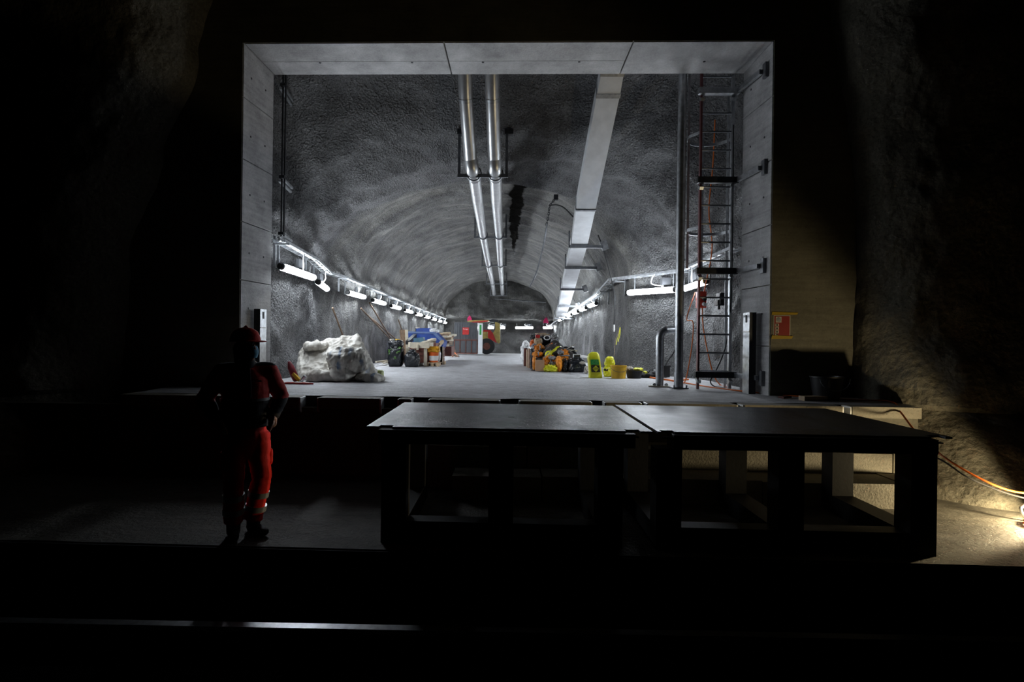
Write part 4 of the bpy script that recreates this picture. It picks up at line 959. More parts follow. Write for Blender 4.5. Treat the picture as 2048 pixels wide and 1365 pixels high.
# black bucket and offcuts on the platform right of the portal
c = atZ(1652, 800, 1.0); c = Vector((c.x, 7.72, 1.0)); ra = 0.2
t = thing('bucket', 'black bucket standing in the shadow right of the portal', 'bucket', c)
obj('bucket_shell', MB().lathe(c, [(ra * 0.78, 0.0), (ra, 0.3), (ra * 1.04, 0.305), (ra * 1.04, 0.325), (ra * 0.96, 0.325), (ra * 0.74, 0.02)], 24), M_BLACK, t)
obj('handle', MB().tube([c + Vector((ra * math.cos(u), -0.2 - 0.02 * math.sin(u), 0.3 - 0.16 * math.sin(u))) for u in [PI * i / 10 for i in range(11)]], 0.005, 6), M_GALV, t)
for i, (a, b, sz, rz_, lab) in enumerate(((1590, 794, (0.34, 0.12, 0.06), 0.15, 'pale timber offcut lying beside the portal foot'), (1612, 793, (0.2, 0.15, 0.1), -0.5, 'brown timber block beside the black bucket'), (1570, 797, (0.2, 0.08, 0.03), 0.6, 'thin reddish timber offcut nearest the portal foot'))):
    p = atZ(a, b, 1.0); p.y = 7.6 + 0.12 * i; p.z = 1.0 + sz[2] / 2
    tag(obj('timber_offcut', MB().box(p, sz, Matrix.Rotation(rz_, 3, 'Z')), (M_WOOD, M_WOODB, M_WOODR)[i], smooth=False), lab, 'timber')

# folded warning sign at the left foot of the portal
c = gnd(572, 772); c = Vector((c.x, 8.9, 1.0))
t = thing('folding_sign', 'folded red and white warning sign with a yellow strut by the left portal foot', 'sign', c)
obj('rolled_cloth', MB().tube([c + Vector((-0.16, 0.12, 0.33)), c + Vector((-0.13, 0.1, 0.26)), c + Vector((-0.05, 0.06, 0.12)), c + Vector((-0.03, 0.05, 0.07))], [0.03, 0.055, 0.06, 0.05], 12, dome=True), pr('dark_red_cloth', (0.3, 0.012, 0.03), 0.5, 0, 0.4, 12, 0.4), t)
obj('yellow_strut', MB().beam(c + Vector((-0.06, 0.02, 0.16)), c + Vector((0.08, 0.0, 0.03)), 0.05, 0.05), M_YEL, t)
obj('hinge_tube', MB().tube([c + Vector((0.08, -0.02, 0.03)), c + Vector((0.16, -0.02, 0.13))], 0.03, 10), M_GALV, t)
obj('red_leaf', MB().prism([(c.x - 0.12, c.y - 0.18), (c.x + 0.36, c.y - 0.2), (c.x + 0.1, c.y - 0.02), (c.x - 0.12, c.y - 0.04)], 'z', 1.006, 1.03), M_RED, t, smooth=False)
obj('white_leaf', MB().lohi((c.x + 0.02, c.y - 0.16, 1.031), (c.x + 0.14, c.y - 0.05, 1.036)), M_WHITE, t, smooth=False)

# electrics behind the ladder
EY = 9.9
def ebox(name, px, sz, mat, lab, Y=EY):
    p = atY(*px, Y); p.x = 3.86 - sz[0] / 2
    t = thing(name, lab, 'electrical box', p - Vector((0, 0, sz[2] / 2)))
    obj('box_body', MB().box(p, sz), mat, t, smooth=False); obj('box_lid', MB().box(p + Vector((-sz[0] / 2 - 0.008, 0, 0)), (0.016, sz[1] * 0.9, sz[2] * 0.9)), mat, t, smooth=False)
    obj('plug', MB().cyl(p + Vector((-0.03, -0.02, -sz[2] / 2)), p + Vector((-0.03, -0.02, -sz[2] / 2 - 0.07)), 0.022, 10), M_RUBBER, t)
    return p
ebox('socket_box', (1432, 594), (0.12, 0.2, 0.13), M_BLACK, 'upper black socket box on the wall behind the ladder')
ebox('socket_box', (1432, 606), (0.12, 0.18, 0.1), M_BLACK, 'lower black socket box on the wall behind the ladder', 9.98)
p = atY(1402, 600, 10.3)
t = thing('distribution_box', 'bright red power distribution box hanging behind the ladder', 'electrical box', p - Vector((0, 0, 0.18)))
obj('box_body', MB().box(p, (0.14, 0.16, 0.3)), M_REDB if False else pr('bright_red_plastic', (0.85, 0.05, 0.02), 0.4), t, smooth=False)
for k in (-0.08, 0.02): obj('socket', MB().cyl(p + Vector((0.02, -0.08, k)), p + Vector((0.03, -0.13, k - 0.02)), 0.035, 12), M_WHITE if k < 0 else M_RUBBER, t)
obj('hook', MB().tube(curve_pts([p + Vector((-0.03, 0, 0.15)), p + Vector((-0.03, 0, 0.32)), p + Vector((0.02, 0, 0.38)), p + Vector((0.05, 0, 0.33))], 5), 0.012, 6), M_YEL, t)
cable('lamp_cord', 'orange cord running down behind the ladder to the floor', [atY(1430, 240, 9.9), atY(1426, 330, 9.9), atY(1418, 420, 9.9), atY(1424, 500, 9.9), p + Vector((0.05, 0, 0.1)), atY(1406, 650, 10.0), atY(1424, 740, 9.6), gnd(1440, 771) + Vector((0, 0, 0.01)), gnd(1456, 776) + Vector((0, 0, 0.01))], 0.011, M_ORC)
cable('loop_cord', 'orange cord looping beside the tall pipe down to the floor', [atY(1390, 585, 10.6), atY(1378, 620, 10.3), atY(1374, 640, 10.2), atY(1386, 645, 10.1), atY(1384, 690, 10.0), atY(1374, 750, 9.9), gnd(1368, 768) + Vector((0, 0, 0.01))], 0.01, M_ORC)
cable('ladder_cable', 'black cable curving from the right stile of the ladder to the floor', [atY(1467, 250, 9.0), atY(1465, 450, 9.0), atY(1462, 600, 9.05), atY(1452, 690, 9.2), atY(1432, 742, 9.3), atY(1421, 762, 9.3), gnd(1428, 774) + Vector((0, 0, 0.01)), gnd(1450, 778) + Vector((0, 0, 0.01))], 0.011, M_RUBBER)
cable('hanging_cable', 'black cable with a white plug hanging from the corner of the right tray', [atY(1196, 470, 13.2), atY(1207, 500, 13.2), atY(1219, 545, 13.3), atY(1227, 580, 13.3), atY(1229, 620, 13.2), atY(1228, 652, 13.2)], 0.014, M_RUBBER)
p = atY(1228, 660, 13.2); tag(obj('white_plug', MB().tube([p + Vector((0, 0, 0.12)), p, p - Vector((0, 0, 0.05))], [0.018, 0.024, 0.014], 10), M_WHITE), 'white plug at the end of the hanging black cable', 'plug')
t = thing('strap', 'yellow strap hanging on the right wall above the sacks', 'strap', atY(1232, 690, 12.9))
for k, (dx, y1) in enumerate(((0, 690), (2, 684), (-2, 712))):
    obj('strand', MB().tube(curve_pts([atY(1240, 655, 13.0), atY(1238 + dx, 668, 12.97), atY(1234 + dx * 1.5, 680, 12.95), atY(1232 + dx * 2, y1, 12.9)], 5), 0.008 if k < 2 else 0.004, 6), M_LIME if k < 2 else M_WOOD, t)
# chain and cable hanging from the vault
hk = atY(1110, 398, 12.75)
t = thing('vault_cable', 'thick grey cable with a chain hanging from a hook in the vault', 'cable', atY(1059, 574, 13.8))
obj('hook_plate', MB().box(hk + Vector((0.02, 0, 0.03)), (0.1, 0.1, 0.12)), M_DARKST, t, smooth=False)
obj('cable_tail', MB().tube(curve_pts([atY(1094, 448, 13.0), atY(1089, 480, 13.1), atY(1080, 520, 13.4), atY(1070, 553, 13.6), atY(1059, 574, 13.8)], 6), 0.02, 8), M_GALVD, t)
ch = curve_pts([hk, atY(1100, 412, 12.8), atY(1097, 430, 12.9), atY(1093, 450, 13.0)], 4)
for i in range(len(ch) - 1):
    c = (ch[i] + ch[i + 1]) / 2; d = (ch[i + 1] - ch[i]).normalized(); s_ = Vector((1, 0, 0)) if i % 2 else Vector((0, 1, 0)); s_ = (s_ - d * s_.dot(d)).normalized()
    obj('chain_link', MB().tube([c + d * (0.042 * math.cos(u)) + s_ * (0.022 * math.sin(u)) for u in [2 * PI * k / 10 for k in range(11)]], 0.008, 5, caps=False), M_DARKST, t)
obj('feed_cable', MB().tube(curve_pts([atY(1098, 412, 12.8), atY(1112, 410, 12.7), atY(1128, 416, 12.5), atY(1146, 434, 11.9)], 6), 0.015, 7), M_RUBBER, t)
cable('back_conduit', 'thin conduit crossing the far end under the crown', [atY(990, 598, 35.2), atY(1020, 600, 35.2), atY(1060, 603, 35.2), atY(1092, 605, 35.2)], 0.035, M_GALVD, 'conduit')

# ================================================================ clutter inside the tunnel
def pxbox(x0, x1, y0, y1, Y, depth):
    """world box seen between those picture edges with its front at Y"""
    a, b = atY(x0, y1, Y), atY(x1, y0, Y); return Vector((a.x, Y, a.z)), Vector((b.x, Y + depth, b.z))
def soft(name, label, cat, px, Y, depth, mat, seed, amp=0.16, e=0.65, group=None, taper=0.0, rot=0.0, on_floor=False, hi=False, fq=8.5):
    a, b = pxbox(*px, Y, depth); c = (a + b) / 2; d = b - a
    fz = floor_z(c.y) + 0.003 if on_floor else None
    if on_floor: z0 = fz; d.z = b.z - z0; c.z = (b.z + z0) / 2
    mb = MB().blob(c, (d.x, d.y, d.z), seed, amp, e, 48, 32, fq, taper, rot, fz)
    o = tag(obj(name, mb, mat, ang=0.9), label, cat, group)
    if mat is M_ORANGE and d.x > 0.15 and d.z > 0.08:   # reflective band sewn round the garment
        ax = (d.x * 1.05, d.y * 1.05, d.z * 0.2) if d.z > d.x else (d.x * 0.2, d.y * 1.06, d.z * 1.06)
        obj('reflective_band', MB().blob(c + Vector((0.05 * d.x, -0.01, 0.05 * d.z)), ax, seed + 2, amp * 0.5, 0.7, 26, 16, 5), M_GREYCL, o)
    return o
def block(name, label, cat, px, Y, depth, mat, rz=0.0, tilt=0.0, group=None):
    a, b = pxbox(*px, Y, depth); c = (a + b) / 2; d = b - a
    o = obj(name, MB().box(c, d, Matrix.Rotation(rz, 3, 'Z') @ Matrix.Rotation(tilt, 3, 'Y')), mat, smooth=False); return tag(o, label, cat, group)
def stick(name, label, cat, p, q, w, h, mat, group=None, rnd=False):
    mb = MB().cyl(p, q, w / 2, 8) if rnd else MB().beam(p, q, w, h)
    return tag(obj(name, mb, mat, smooth=rnd), label, cat, group)

# ---- the big white sack at the left
def sack_mat():
    m, nt, b = newmat('dirty_white_woven_sack'); co = objco(nt)
    n1 = noise_n(nt, co, 3.2, 5, 0.6); n2 = noise_n(nt, co, 14, 5, 0.6)
    c = ramp(nt, n1, [(0.32, (0.36, 0.32, 0.26)), (0.62, (0.74, 0.71, 0.65))]); c = mixc(nt, 0.3, c, ramp(nt, n2, [(0.3, (0.2, 0.18, 0.15)), (0.7, (0.75, 0.74, 0.72))]))
    wv = nt.nodes.new('ShaderNodeTexWave'); wv.inputs['Scale'].default_value = 1.7; wv.inputs['Distortion'].default_value = 5; nt.links.new(co, wv.inputs['Vector'])
    st = ramp(nt, wv.outputs['Fac'], [(0.72, (0, 0, 0)), (0.85, (1, 1, 1))]); msk = ramp(nt, noise_n(nt, co, 1.7, 2), [(0.6, (0, 0, 0)), (0.66, (0.8, 0.8, 0.8))])
    c = mixc(nt, mathn(nt, 'MULTIPLY', st, msk), c, (0.08, 0.16, 0.3)); nt.links.new(c, b.inputs['Base Color']); b.inputs['Roughness'].default_value = 0.55
    bump(nt, b, mathn(nt, 'ADD', n2, mathn(nt, 'MULTIPLY', n1, 0.5)), 0.6, 0.02); return m
M_SACK = sack_mat()
def hull(P):
    bm = bmesh.new()
    for p in P: bm.verts.new(p)
    r = bmesh.ops.convex_hull(bm, input=bm.verts); bmesh.ops.delete(bm, geom=[g for g in r['geom_interior'] if isinstance(g, bmesh.types.BMVert)], context='VERTS')
    bm.verts.index_update(); vs = [v.co.copy() for v in bm.verts]; fs = [tuple(v.index for v in f.verts) for f in bm.faces]; bm.free(); return vs, fs
def crease(amp, fq, seed, fz=None):
    def f(v, n):
        q = v * fq + Vector((seed, seed * 2.1, 0)); r = 0.5 * noise.noise(q) + (0.5 - abs(noise.noise(q * 1.9))) + 0.45 * (0.5 - abs(noise.noise(q * 4.1)))
        v = v + n * (amp * r)
        if fz is not None and v.z < fz: v = Vector((v.x, v.y, fz))
        return v
    return f
H1 = [atY(*p) for p in ((714, 669, 10.25), (707, 676, 10.2), (655, 692, 10.4), (630, 686, 10.3), (597, 701, 10.2), (594, 752, 9.95), (606, 762, 9.55), (650, 764, 9.5), (728, 763, 9.5), (757, 758, 9.75), (735, 712, 10.4), (716, 680, 10.6), (650, 700, 10.9), (745, 752, 10.6), (610, 752, 10.6))]
vs, fs = hull(H1); mb = MB().add(vs, fs)
c = atY(699, 719, 9.5); mb.blob(c, (0.66, 0.5, 0.4), 4, 0.1, 0.75)
c = atY(684, 746, 9.42); mb.blob(c, (0.34, 0.34, 0.34), 6, 0.12, 0.8)
c = atY(645, 754, 9.42); mb.blob(c, (0.5, 0.3, 0.2), 7, 0.12, 0.8)
c = atY(632, 693, 10.15); mb.blob(c, (0.46, 0.4, 0.12), 9, 0.2, 0.8)
c = atY(740, 758, 9.5); mb.blob(c, (0.42, 0.4, 0.12), 3, 0.1, 0.8)
def drape(v, n):
    q = Vector((v.x * 5.2, v.y * 5.2, v.z * 2.4)) + Vector((2, 4, 0)); q2 = Vector((v.x * 3.0 + v.z * 3.5, v.y * 3, v.z * 4.5 - v.x * 2)); q3 = v * 11
    r = 0.8 * (0.35 - abs(noise.noise(q))) + 0.9 * (0.3 - abs(noise.noise(q2))) + 0.4 * (0.3 - abs(noise.noise(q3))) + 0.25 * noise.noise(v * 2.2)
    v = v + n * (0.085 * r); return Vector((v.x, v.y, max(v.z, 1.006)))
fm = fuse(mb, 0.015, 2, drape)
tag(obj('woven_sack', fm, M_SACK, ang=1.2), 'huge crumpled white woven sack slumped at the left wall', 'sack')
t = thing('plastic_bundle', 'small pale green plastic bundle at the right foot of the white sack', 'bundle', gnd(758, 757))
obj('wrap', MB().blob(gnd(759, 756) + Vector((0, 0, 0.07)), (0.15, 0.15, 0.15), 5, 0.2, floor=1.003), pr('pale_green_film', (0.45, 0.5, 0.2), 0.5), t)

# ---- poles leaning on the left wall
for (x0, y0, x1, y1), lab in (((665, 616, 676, 700), 'single wooden pole leaning behind the white sack'), ((722, 617, 757, 717), 'slanting wooden pole, left of the crossed pair'), ((737, 632, 745, 714), 'short upright wooden pole between the crossed poles'),
                              ((739, 606, 760, 719), 'longest wooden pole, right of the crossed group'), ((797, 640, 803, 690), 'thin pole leaning above the standing boards')):
    q = gnd(x1, max(y1, 714)) if x1 > 700 else gnd(680, 735); Yq = q.y; top = atX(x0, y0, -4.1)
    if x0 > 790: q = gnd(803, 717); top = atX(797, 640, -4.1)
    q.x = max(q.x, -4.0); stick('wooden_pole', lab, 'pole', Vector((q.x, q.y, floor_z(q.y))), top, 0.045, 0.045, M_WOODB, 'poles leaning on the left wall', True)

# ---- battens between sack and rubbish bags
for i, (x0, y0, x1, y1, lab) in enumerate(((742, 716, 775, 728, 'grey batten lying across the others near the black bags'), (748, 722, 768, 732, 'short grey batten in front of the batten pile'), (752, 733, 779, 729, 'pale batten lying nearest the camera by the black bags'), (745, 714, 762, 727, 'batten pointing at the leaning poles'), (765, 716, 777, 722, 'brown offcut against the first black bag'))):
    p, q = gnd(x0, y0), gnd(x1, y1); p.x = max(p.x, -3.95); q.x = max(q.x, -3.95); dz = Vector((0, 0, 0.03 + 0.045 * (i % 3))); stick('batten', lab, 'timber', p + dz, q + dz, 0.06, 0.04, M_WOODW if i != 4 else M_WOODB, 'battens by the rubbish bags')

# ---- rubbish bags and boxes at the left
def rub_bag(px, Y, depth, seed, lab, printed):
    a, b = pxbox(*px, Y, depth); c = (a + b) / 2; d = b - a; fz = floor_z(c.y) + 0.003
    t = thing('rubbish_bag', lab, 'rubbish bag', (c.x, c.y, fz), 'black rubbish bags')
    mb = MB().blob(Vector((c.x, c.y, fz + d.z * 0.42)), (d.x, d.y, d.z * 0.88), seed, 0.15, 0.6, 52, 38, 7.5, 0.12, 0, fz)
    obj('bag_body', mb, M_BAG, t, ang=0.9)
    obj('bag_neck', MB().blob(Vector((c.x, c.y, fz + d.z * 0.86)), (d.x * (0.86 if printed else 0.45), d.y * 0.8, d.z * 0.28), seed + 3, 0.2, 0.6, 36, 20, 7.0), M_BAG, t, ang=0.9)
    if printed:
        for k, (u, v, s) in enumerate(((-0.28, 0.58, 0.12), (-0.2, 0.66, 0.08), (0.24, 0.6, 0.13), (0.3, 0.68, 0.1), (0.16, 0.52, 0.08), (-0.32, 0.48, 0.07), (0.05, 0.34, 0.09))):
            obj('leaf_print', MB().blob(Vector((c.x + u * d.x, a.y + 0.03 + abs(u) * 0.12, fz + v * d.z)), (s * 0.9, 0.07, s), seed + k, 0.45, 0.9, 14, 10, 5.0), M_GREENP, t)
        for u in (-0.25, 0.1): obj('paper_scrap', MB().blob(Vector((c.x + u * d.x, c.y - 0.03, fz + d.z * 1.0)), (0.13, 0.1, 0.06), k, 0.2), M_PAPER if u < 0 else M_YEL, t)
    return t
M_GREENP = pr('green_leaf_print', (0.06, 0.16, 0.02), 0.35, 0, 0.6, 20)
rub_bag((772, 805, 678, 731), 15.0, 0.45, 1, 'tall black rubbish bag with green leaf print', True)
rub_bag((806, 838, 697, 731), 14.95, 0.4, 7, 'smaller plain black rubbish bag beside the timber box', False)
def slat_box(px, Y, depth, lab, name='timber_box'):
    a, b = pxbox(*px, Y, depth); fz = floor_z(Y); t = thing(name, lab, 'box', ((a.x + b.x) / 2, Y + depth / 2, fz)); w = b.x - a.x
    for k in (0.06, 0.5, 0.94): obj('pallet_foot', MB().lohi((a.x + w * k - 0.05, Y, fz), (a.x + w * k + 0.05, Y + depth, fz + 0.1)), M_WOOD, t, smooth=False)
    zt_ = b.z; n = 4
    for k in range(n):
        z0 = fz + 0.1 + (zt_ - fz - 0.1) * k / n; z1 = fz + 0.1 + (zt_ - fz - 0.1) * (k + 1) / n - 0.012
        obj('side_board', MB().lohi((a.x, Y, z0), (b.x - 0.1, Y + 0.025, z1)), M_WOODR, t, smooth=False); obj('end_board', MB().lohi((b.x - 0.025, Y + 0.03, z0), (b.x, Y + depth, z1)), M_WOODR, t, smooth=False)
    for x in (a.x, b.x - 0.1): obj('corner_post', MB().lohi((x, Y - 0.02, fz + 0.02), (x + 0.09, Y + 0.06, zt_)), M_WOODW, t, smooth=False)
    obj('inner_fill', MB().lohi((a.x + 0.03, Y + 0.04, fz + 0.1), (b.x - 0.04, Y + depth - 0.03, zt_ - 0.06)), M_WOODB, t, smooth=False)
    return t
slat_box((812, 855, 697, 729), 15.6, 0.9, 'red brown timber box on pallet feet behind the second black bag')
a, b = pxbox(805, 857, 686, 696, 15.5, 1.0)
t = thing('formwork_frame', 'pale timber formwork frame lying on the timber box', 'frame', ((a.x + b.x) / 2, 15.9, a.z))
obj('front_board', MB().lohi((a.x + 0.2, 15.5, a.z), (b.x, 15.54, b.z)), M_WOODW, t, smooth=False)
obj('back_board', MB().lohi((a.x, 16.5, a.z + 0.02), (b.x, 16.54, b.z)), M_WOODW, t, smooth=False)
obj('slanting_board', MB().beam((a.x, 16.5, (a.z + b.z) / 2), (a.x + 0.45, 15.45, (a.z + b.z) / 2 - 0.05), 0.04, b.z - a.z), M_WOODW, t, smooth=False)
obj('end_board', MB().lohi((b.x - 0.04, 15.54, a.z), (b.x, 16.5, b.z)), M_WOODW, t, smooth=False)
p = atY(866, 726, 15.75); p = Vector((p.x, 15.75, floor_z(15.75)))
t = thing('pallet', 'small timber pallet under the orange bucket', 'pallet', p)
for k in (-0.15, 0, 0.15): obj('bearer', MB().box(p + Vector((k, 0.1, 0.045)), (0.07, 0.5, 0.09)), M_WOOD, t, smooth=False)
for k in range(4): obj('deck_board', MB().box(p + Vector((0, -0.1 + 0.14 * k, 0.1)), (0.42, 0.1, 0.02)), M_WOOD, t, smooth=False)
q = p + Vector((0.0, 0.08, 0.113))
t = thing('orange_bucket', 'orange bucket with white label and yellow cloth on top, on the pallet', 'bucket', q)
obj('bucket_shell', MB().lathe(q, [(0.13, 0), (0.155, 0.3), (0.165, 0.3), (0.165, 0.32), (0.15, 0.32), (0.12, 0.02)], 22), pr('orange_plastic', (0.75, 0.12, 0.01), 0.4), t)
obj('label_patch', MB().lathe(q, [(0.139, 0.05), (0.151, 0.19), (0.149, 0.19), (0.137, 0.05)], 22), M_WHITE, t)
obj('cloth', MB().blob(q + Vector((-0.02, 0, 0.36)), (0.4, 0.36, 0.17), 8, 0.25, 0.7), pr('amber_cloth', (0.85, 0.4, 0.01), 0.5, 0, 0.4), t)
slat_box((879, 887, 694, 722), 17.0, 0.35, 'narrow brown timber box right of the orange bucket')
tag(obj('paper_bag', MB().blob(atY(877, 712, 16.4), (0.12, 0.2, 0.3), 12, 0.2), M_WHITE), 'crumpled white and red bag between bucket and brown box', 'bag')

# boards standing against the blue skip
for k, (x0, lab) in enumerate(((803, 'left board of the three standing beside the skip'), (807, 'middle board of the three standing beside the skip'), (812, 'right pale board of the three standing beside the skip'))):
    p = atY(x0 + 4, 700, 17.4); p.z = floor_z(17.4); q = atY(x0 - 1 + k, 660, 17.6); stick('standing_board', lab, 'board', p, q, 0.09, 0.03, (M_WOODB, M_WOODB, M_WOODW)[k], 'boards beside the blue skip')
# blue skip
SY = 18.8; fz = floor_z(SY)
P2 = [atY(x, y, SY) for x, y in ((815, 665), (868, 666), (886, 684), (884, 694), (872, 712), (818, 712))]
poly = [(p.x, max(p.z, fz + 0.12)) for p in P2]
t = thing('skip', 'blue steel tipping skip with a slanted right end', 'skip', (sum(p[0] for p in poly) / 6, SY + 0.6, fz))
cx_ = sum(p[0] for p in poly) / 6; cz_ = sum(p[1] for p in poly) / 6
obj('skip_side', MB().prism(poly, 'y', SY, SY + 0.03), M_BLUE, t, smooth=False); obj('skip_side', MB().prism(poly, 'y', SY + 1.2, SY + 1.23), M_BLUE, t, smooth=False)
nms = ['open_top', 'chute', 'slanted_end', 'lower_end', 'skip_floor', 'back_end']
for i in range(1, 6):
    (xa_, za_), (xb_, zb_) = poly[i], poly[(i + 1) % 6]; obj(nms[i], MB().beam((xa_, SY + 0.615, za_), (xb_, SY + 0.615, zb_), 1.2, 0.03, up=(-(zb_ - za_), 0, xb_ - xa_)), M_BLUE, t, smooth=False)
obj('top_rim', MB().beam((poly[0][0], SY - 0.01, poly[0][1]), (poly[1][0], SY - 0.01, poly[1][1]), 0.05, 0.06), pr('light_blue_rim', (0.12, 0.2, 0.42), 0.4), t, smooth=False)
obj('end_rim', MB().beam((poly[1][0], SY - 0.01, poly[1][1]), (poly[2][0], SY - 0.01, poly[2][1]), 0.05, 0.09), pr('light_blue_rim_b', (0.12, 0.2, 0.42), 0.4), t, smooth=False)
for k in (0.2, 0.8): obj('skid', MB().lohi((poly[5][0] + (poly[4][0] - poly[5][0]) * k - 0.05, SY, fz), (poly[5][0] + (poly[4][0] - poly[5][0]) * k + 0.05, SY + 1.2, fz + 0.12)), M_BLUE, t, smooth=False)
a, b = pxbox(831, 861, 657, 668, SY + 0.3, 0.5)
t = thing('blue_crate', 'small blue crate standing in the top of the skip', 'crate', ((a.x + b.x) / 2, SY + 0.55, a.z))
obj('crate_wall', MB().lohi(a, (b.x, a.y + 0.02, b.z)), M_BLUE, t, smooth=False); obj('crate_wall', MB().lohi((a.x, b.y - 0.02, a.z), b), M_BLUE, t, smooth=False)
obj('crate_end', MB().lohi(a, (a.x + 0.02, b.y, b.z)), M_BLUE, t, smooth=False); obj('crate_end', MB().lohi((b.x - 0.02, a.y, a.z), b), M_BLUE, t, smooth=False); obj('crate_base', MB().lohi(a, (b.x, b.y, a.z + 0.02)), M_BLUE, t, smooth=False)
tag(obj('film_scrap', MB().blob(atY(869, 662, SY + 0.3), (0.3, 0.3, 0.14), 3, 0.35, 0.8), M_WHITE), 'white plastic film heaped on the right end of the skip', 'plastic film')
tag(obj('film_tip', MB().blob(atY(858, 655, SY + 0.4), (0.08, 0.08, 0.2), 5, 0.2, 0.9, taper=0.6), M_WHITE), 'white film point sticking up beside the blue crate', 'plastic film')
tag(obj('film_scrap', MB().blob(atY(836, 656.5, SY + 0.35), (0.18, 0.14, 0.05), 9, 0.3, 0.8), M_PAPER), 'small pale scrap on the left edge of the blue crate', 'plastic film')
stick('dark_beam', 'dark steel beam leaning against the front of the skip', 'beam', atY(815, 686, 17.2), atY(830, 672, 18.6), 0.12, 0.12, M_DARKST)
block('teal_case', 'teal plastic case lying in front of the skip', 'case', (827, 847, 676, 685), 17.3, 0.35, M_BLUED, 0.0, -0.12)
stick('white_plank', 'white edged plank slanting up in front of the skip', 'plank', atY(838, 690, 17.0), atY(868, 679, 17.6), 0.2, 0.07, M_WOODW)
stick('brown_plank', 'brown plank under the white edged plank', 'plank', atY(835, 693, 16.9), atY(867, 684, 17.5), 0.2, 0.06, M_WOODB)
stick('yellow_plank', 'yellow timber plank leaning at the right end of the skip', 'plank', atY(874, 696, 17.6), atY(885, 683, 18.5), 0.1, 0.08, M_WOOD)
block('stack_fill', 'dark timber bundle carrying the case and planks before the skip', 'timber', (818, 872, 687, 712), 17.2, 0.9, M_WOODR)
# lumber stack
for k in range(11):
    y = 692 - 2.3 * k; xx = 883 + (k * 37 % 9) - 3; p = atY(xx, y, 20.4 + 0.12 * (k % 4)); q = atY(xx + 15 + (k * 13 % 5), y - 1 - (k % 3), 20.6 + 0.5 * (k % 3))
    lab = 'loose plank in the lumber stack behind the skip, %s from the bottom' % ORD[k]; stick('loose_plank', lab, 'plank', p, q, 0.26, 0.075, (M_WOODW, M_WOODB, M_WOOD, M_WOODB)[k % 4], 'planks of the lumber stack')
block('lumber_base', 'dark pallet load under the loose planks beside the cabinet', 'timber', (884, 903, 694, 712), 20.6, 1.2, M_WOODR)
# orange mesh bundle
t = thing('orange_netting', 'heap of rusty orange netting spread on the floor before the cabinet', 'netting', gnd(902, 715))
for k in range(26):
    rr = random.Random(k); x0 = 888 + rr.random() * 10; x1 = x0 + 6 + rr.random() * 16; Y0 = gnd(900, 715 - rr.random() * 4).y
    P = [atY(x0, 698 + rr.random() * 6, Y0 + 0.6), atY((x0 + x1) / 2, 702 + rr.random() * 7, Y0 + 0.3), atY(min(x1, 918), 714, Y0)]; P = [Vector((p_.x, p_.y, max(p_.z, floor_z(p_.y) + 0.02))) for p_ in P]
    obj('strand', MB().tube(curve_pts(P, 4), 0.025, 5), M_ORC if k % 3 == 0 else M_WOODB, t)
obj('core', MB().blob(gnd(897, 713) + Vector((0, 0.5, 0.18)), (0.6, 0.6, 0.5), 4, 0.2, 0.8), M_WOODB, t)

# ---- cabinet and machine at the far end
CY = 30.6; a, b = pxbox(908, 955, 645.5, 704, CY, 1.3); fz = floor_z(CY)
t = thing('site_container', 'grey sheet metal site container with a red sign at the far left', 'container', ((a.x + b.x) / 2, CY + 0.6, fz))
w_ = b.x - a.x
obj('shell', MB().lohi((a.x, CY + 0.03, fz + 0.06), (b.x, CY + 1.3, b.z)), M_CAB, t, smooth=False)
for k in range(14): obj('rib', MB().lohi((a.x + w_ * (k + 0.2) / 14, CY, a.z + 0.75), (a.x + w_ * (k + 0.75) / 14, CY + 0.03, b.z - 0.02)), M_CAB, t, smooth=False)
zc_ = atY(930, 680.5, CY).z
obj('lower_frame', MB().lohi((a.x, CY - 0.03, zc_ - 0.03), (b.x, CY + 0.03, zc_ + 0.03)), M_WOODR, t, smooth=False); obj('lower_frame', MB().lohi((a.x, CY - 0.03, fz + 0.06), (b.x, CY + 0.03, fz + 0.12)), M_WOODR, t, smooth=False)
for k in (0, 0.24, 0.49, 0.74, 0.98): obj('frame_post', MB().lohi((a.x + w_ * k, CY - 0.03, fz + 0.06), (a.x + w_ * k + 0.04, CY + 0.03, zc_)), M_WOODR, t, smooth=False)
for k in (0.0, 0.25, 0.5, 0.75): obj('lower_panel', MB().lohi((a.x + w_ * k + 0.05, CY, fz + 0.13), (a.x + w_ * (k + 0.25) - 0.02, CY + 0.03, zc_ - 0.04)), M_CAB, t, smooth=False)
sa, sb = pxbox(925, 938, 655.5, 669.5, CY - 0.02, 0.018); sg_ = obj('red_sign', MB().lohi(sa, sb), M_RED, t, smooth=False)
text('sign_lettering', 'Frutiger', 0.095, M_WHITE, sg_, ((sa.x + sb.x) / 2, CY - 0.024, sb.z - 0.09), (1, 0, 0), (0, 0, 1))
a2, b2 = pxbox(956, 965.5, 647, 704, CY - 0.05, 0.1)
obj('open_door', MB().lohi((a2.x, CY - 0.05, fz + 0.05), (b2.x, CY, b2.z)), M_DUCT, t, smooth=False)
da, db = pxbox(959, 963, 650, 670, CY - 0.06, 0.012); obj('door_window', MB().lohi(da, db), M_GREEN, t, smooth=False)
MY = 33.0; fz = floor_z(MY); S_ = lambda pts: [(atY(x, y, MY).x, atY(x, y, MY).z) for x, y in pts]
t = thing('loader', 'yellow and red wheeled machine parked behind the container', 'machine', (atY(975, 690, MY).x, MY + 0.6, fz))
obj('boom', MB().prism(S_([(934, 644), (938, 641), (977, 640), (979, 643), (960, 646)]), 'y', MY, MY + 0.5), M_MACHY, t, smooth=False)
obj('boom_underside', MB().prism(S_([(940, 644), (976, 641.5), (977, 643.5), (950, 646.5)]), 'y', MY - 0.05, MY - 0.005), M_RED, t, smooth=False)
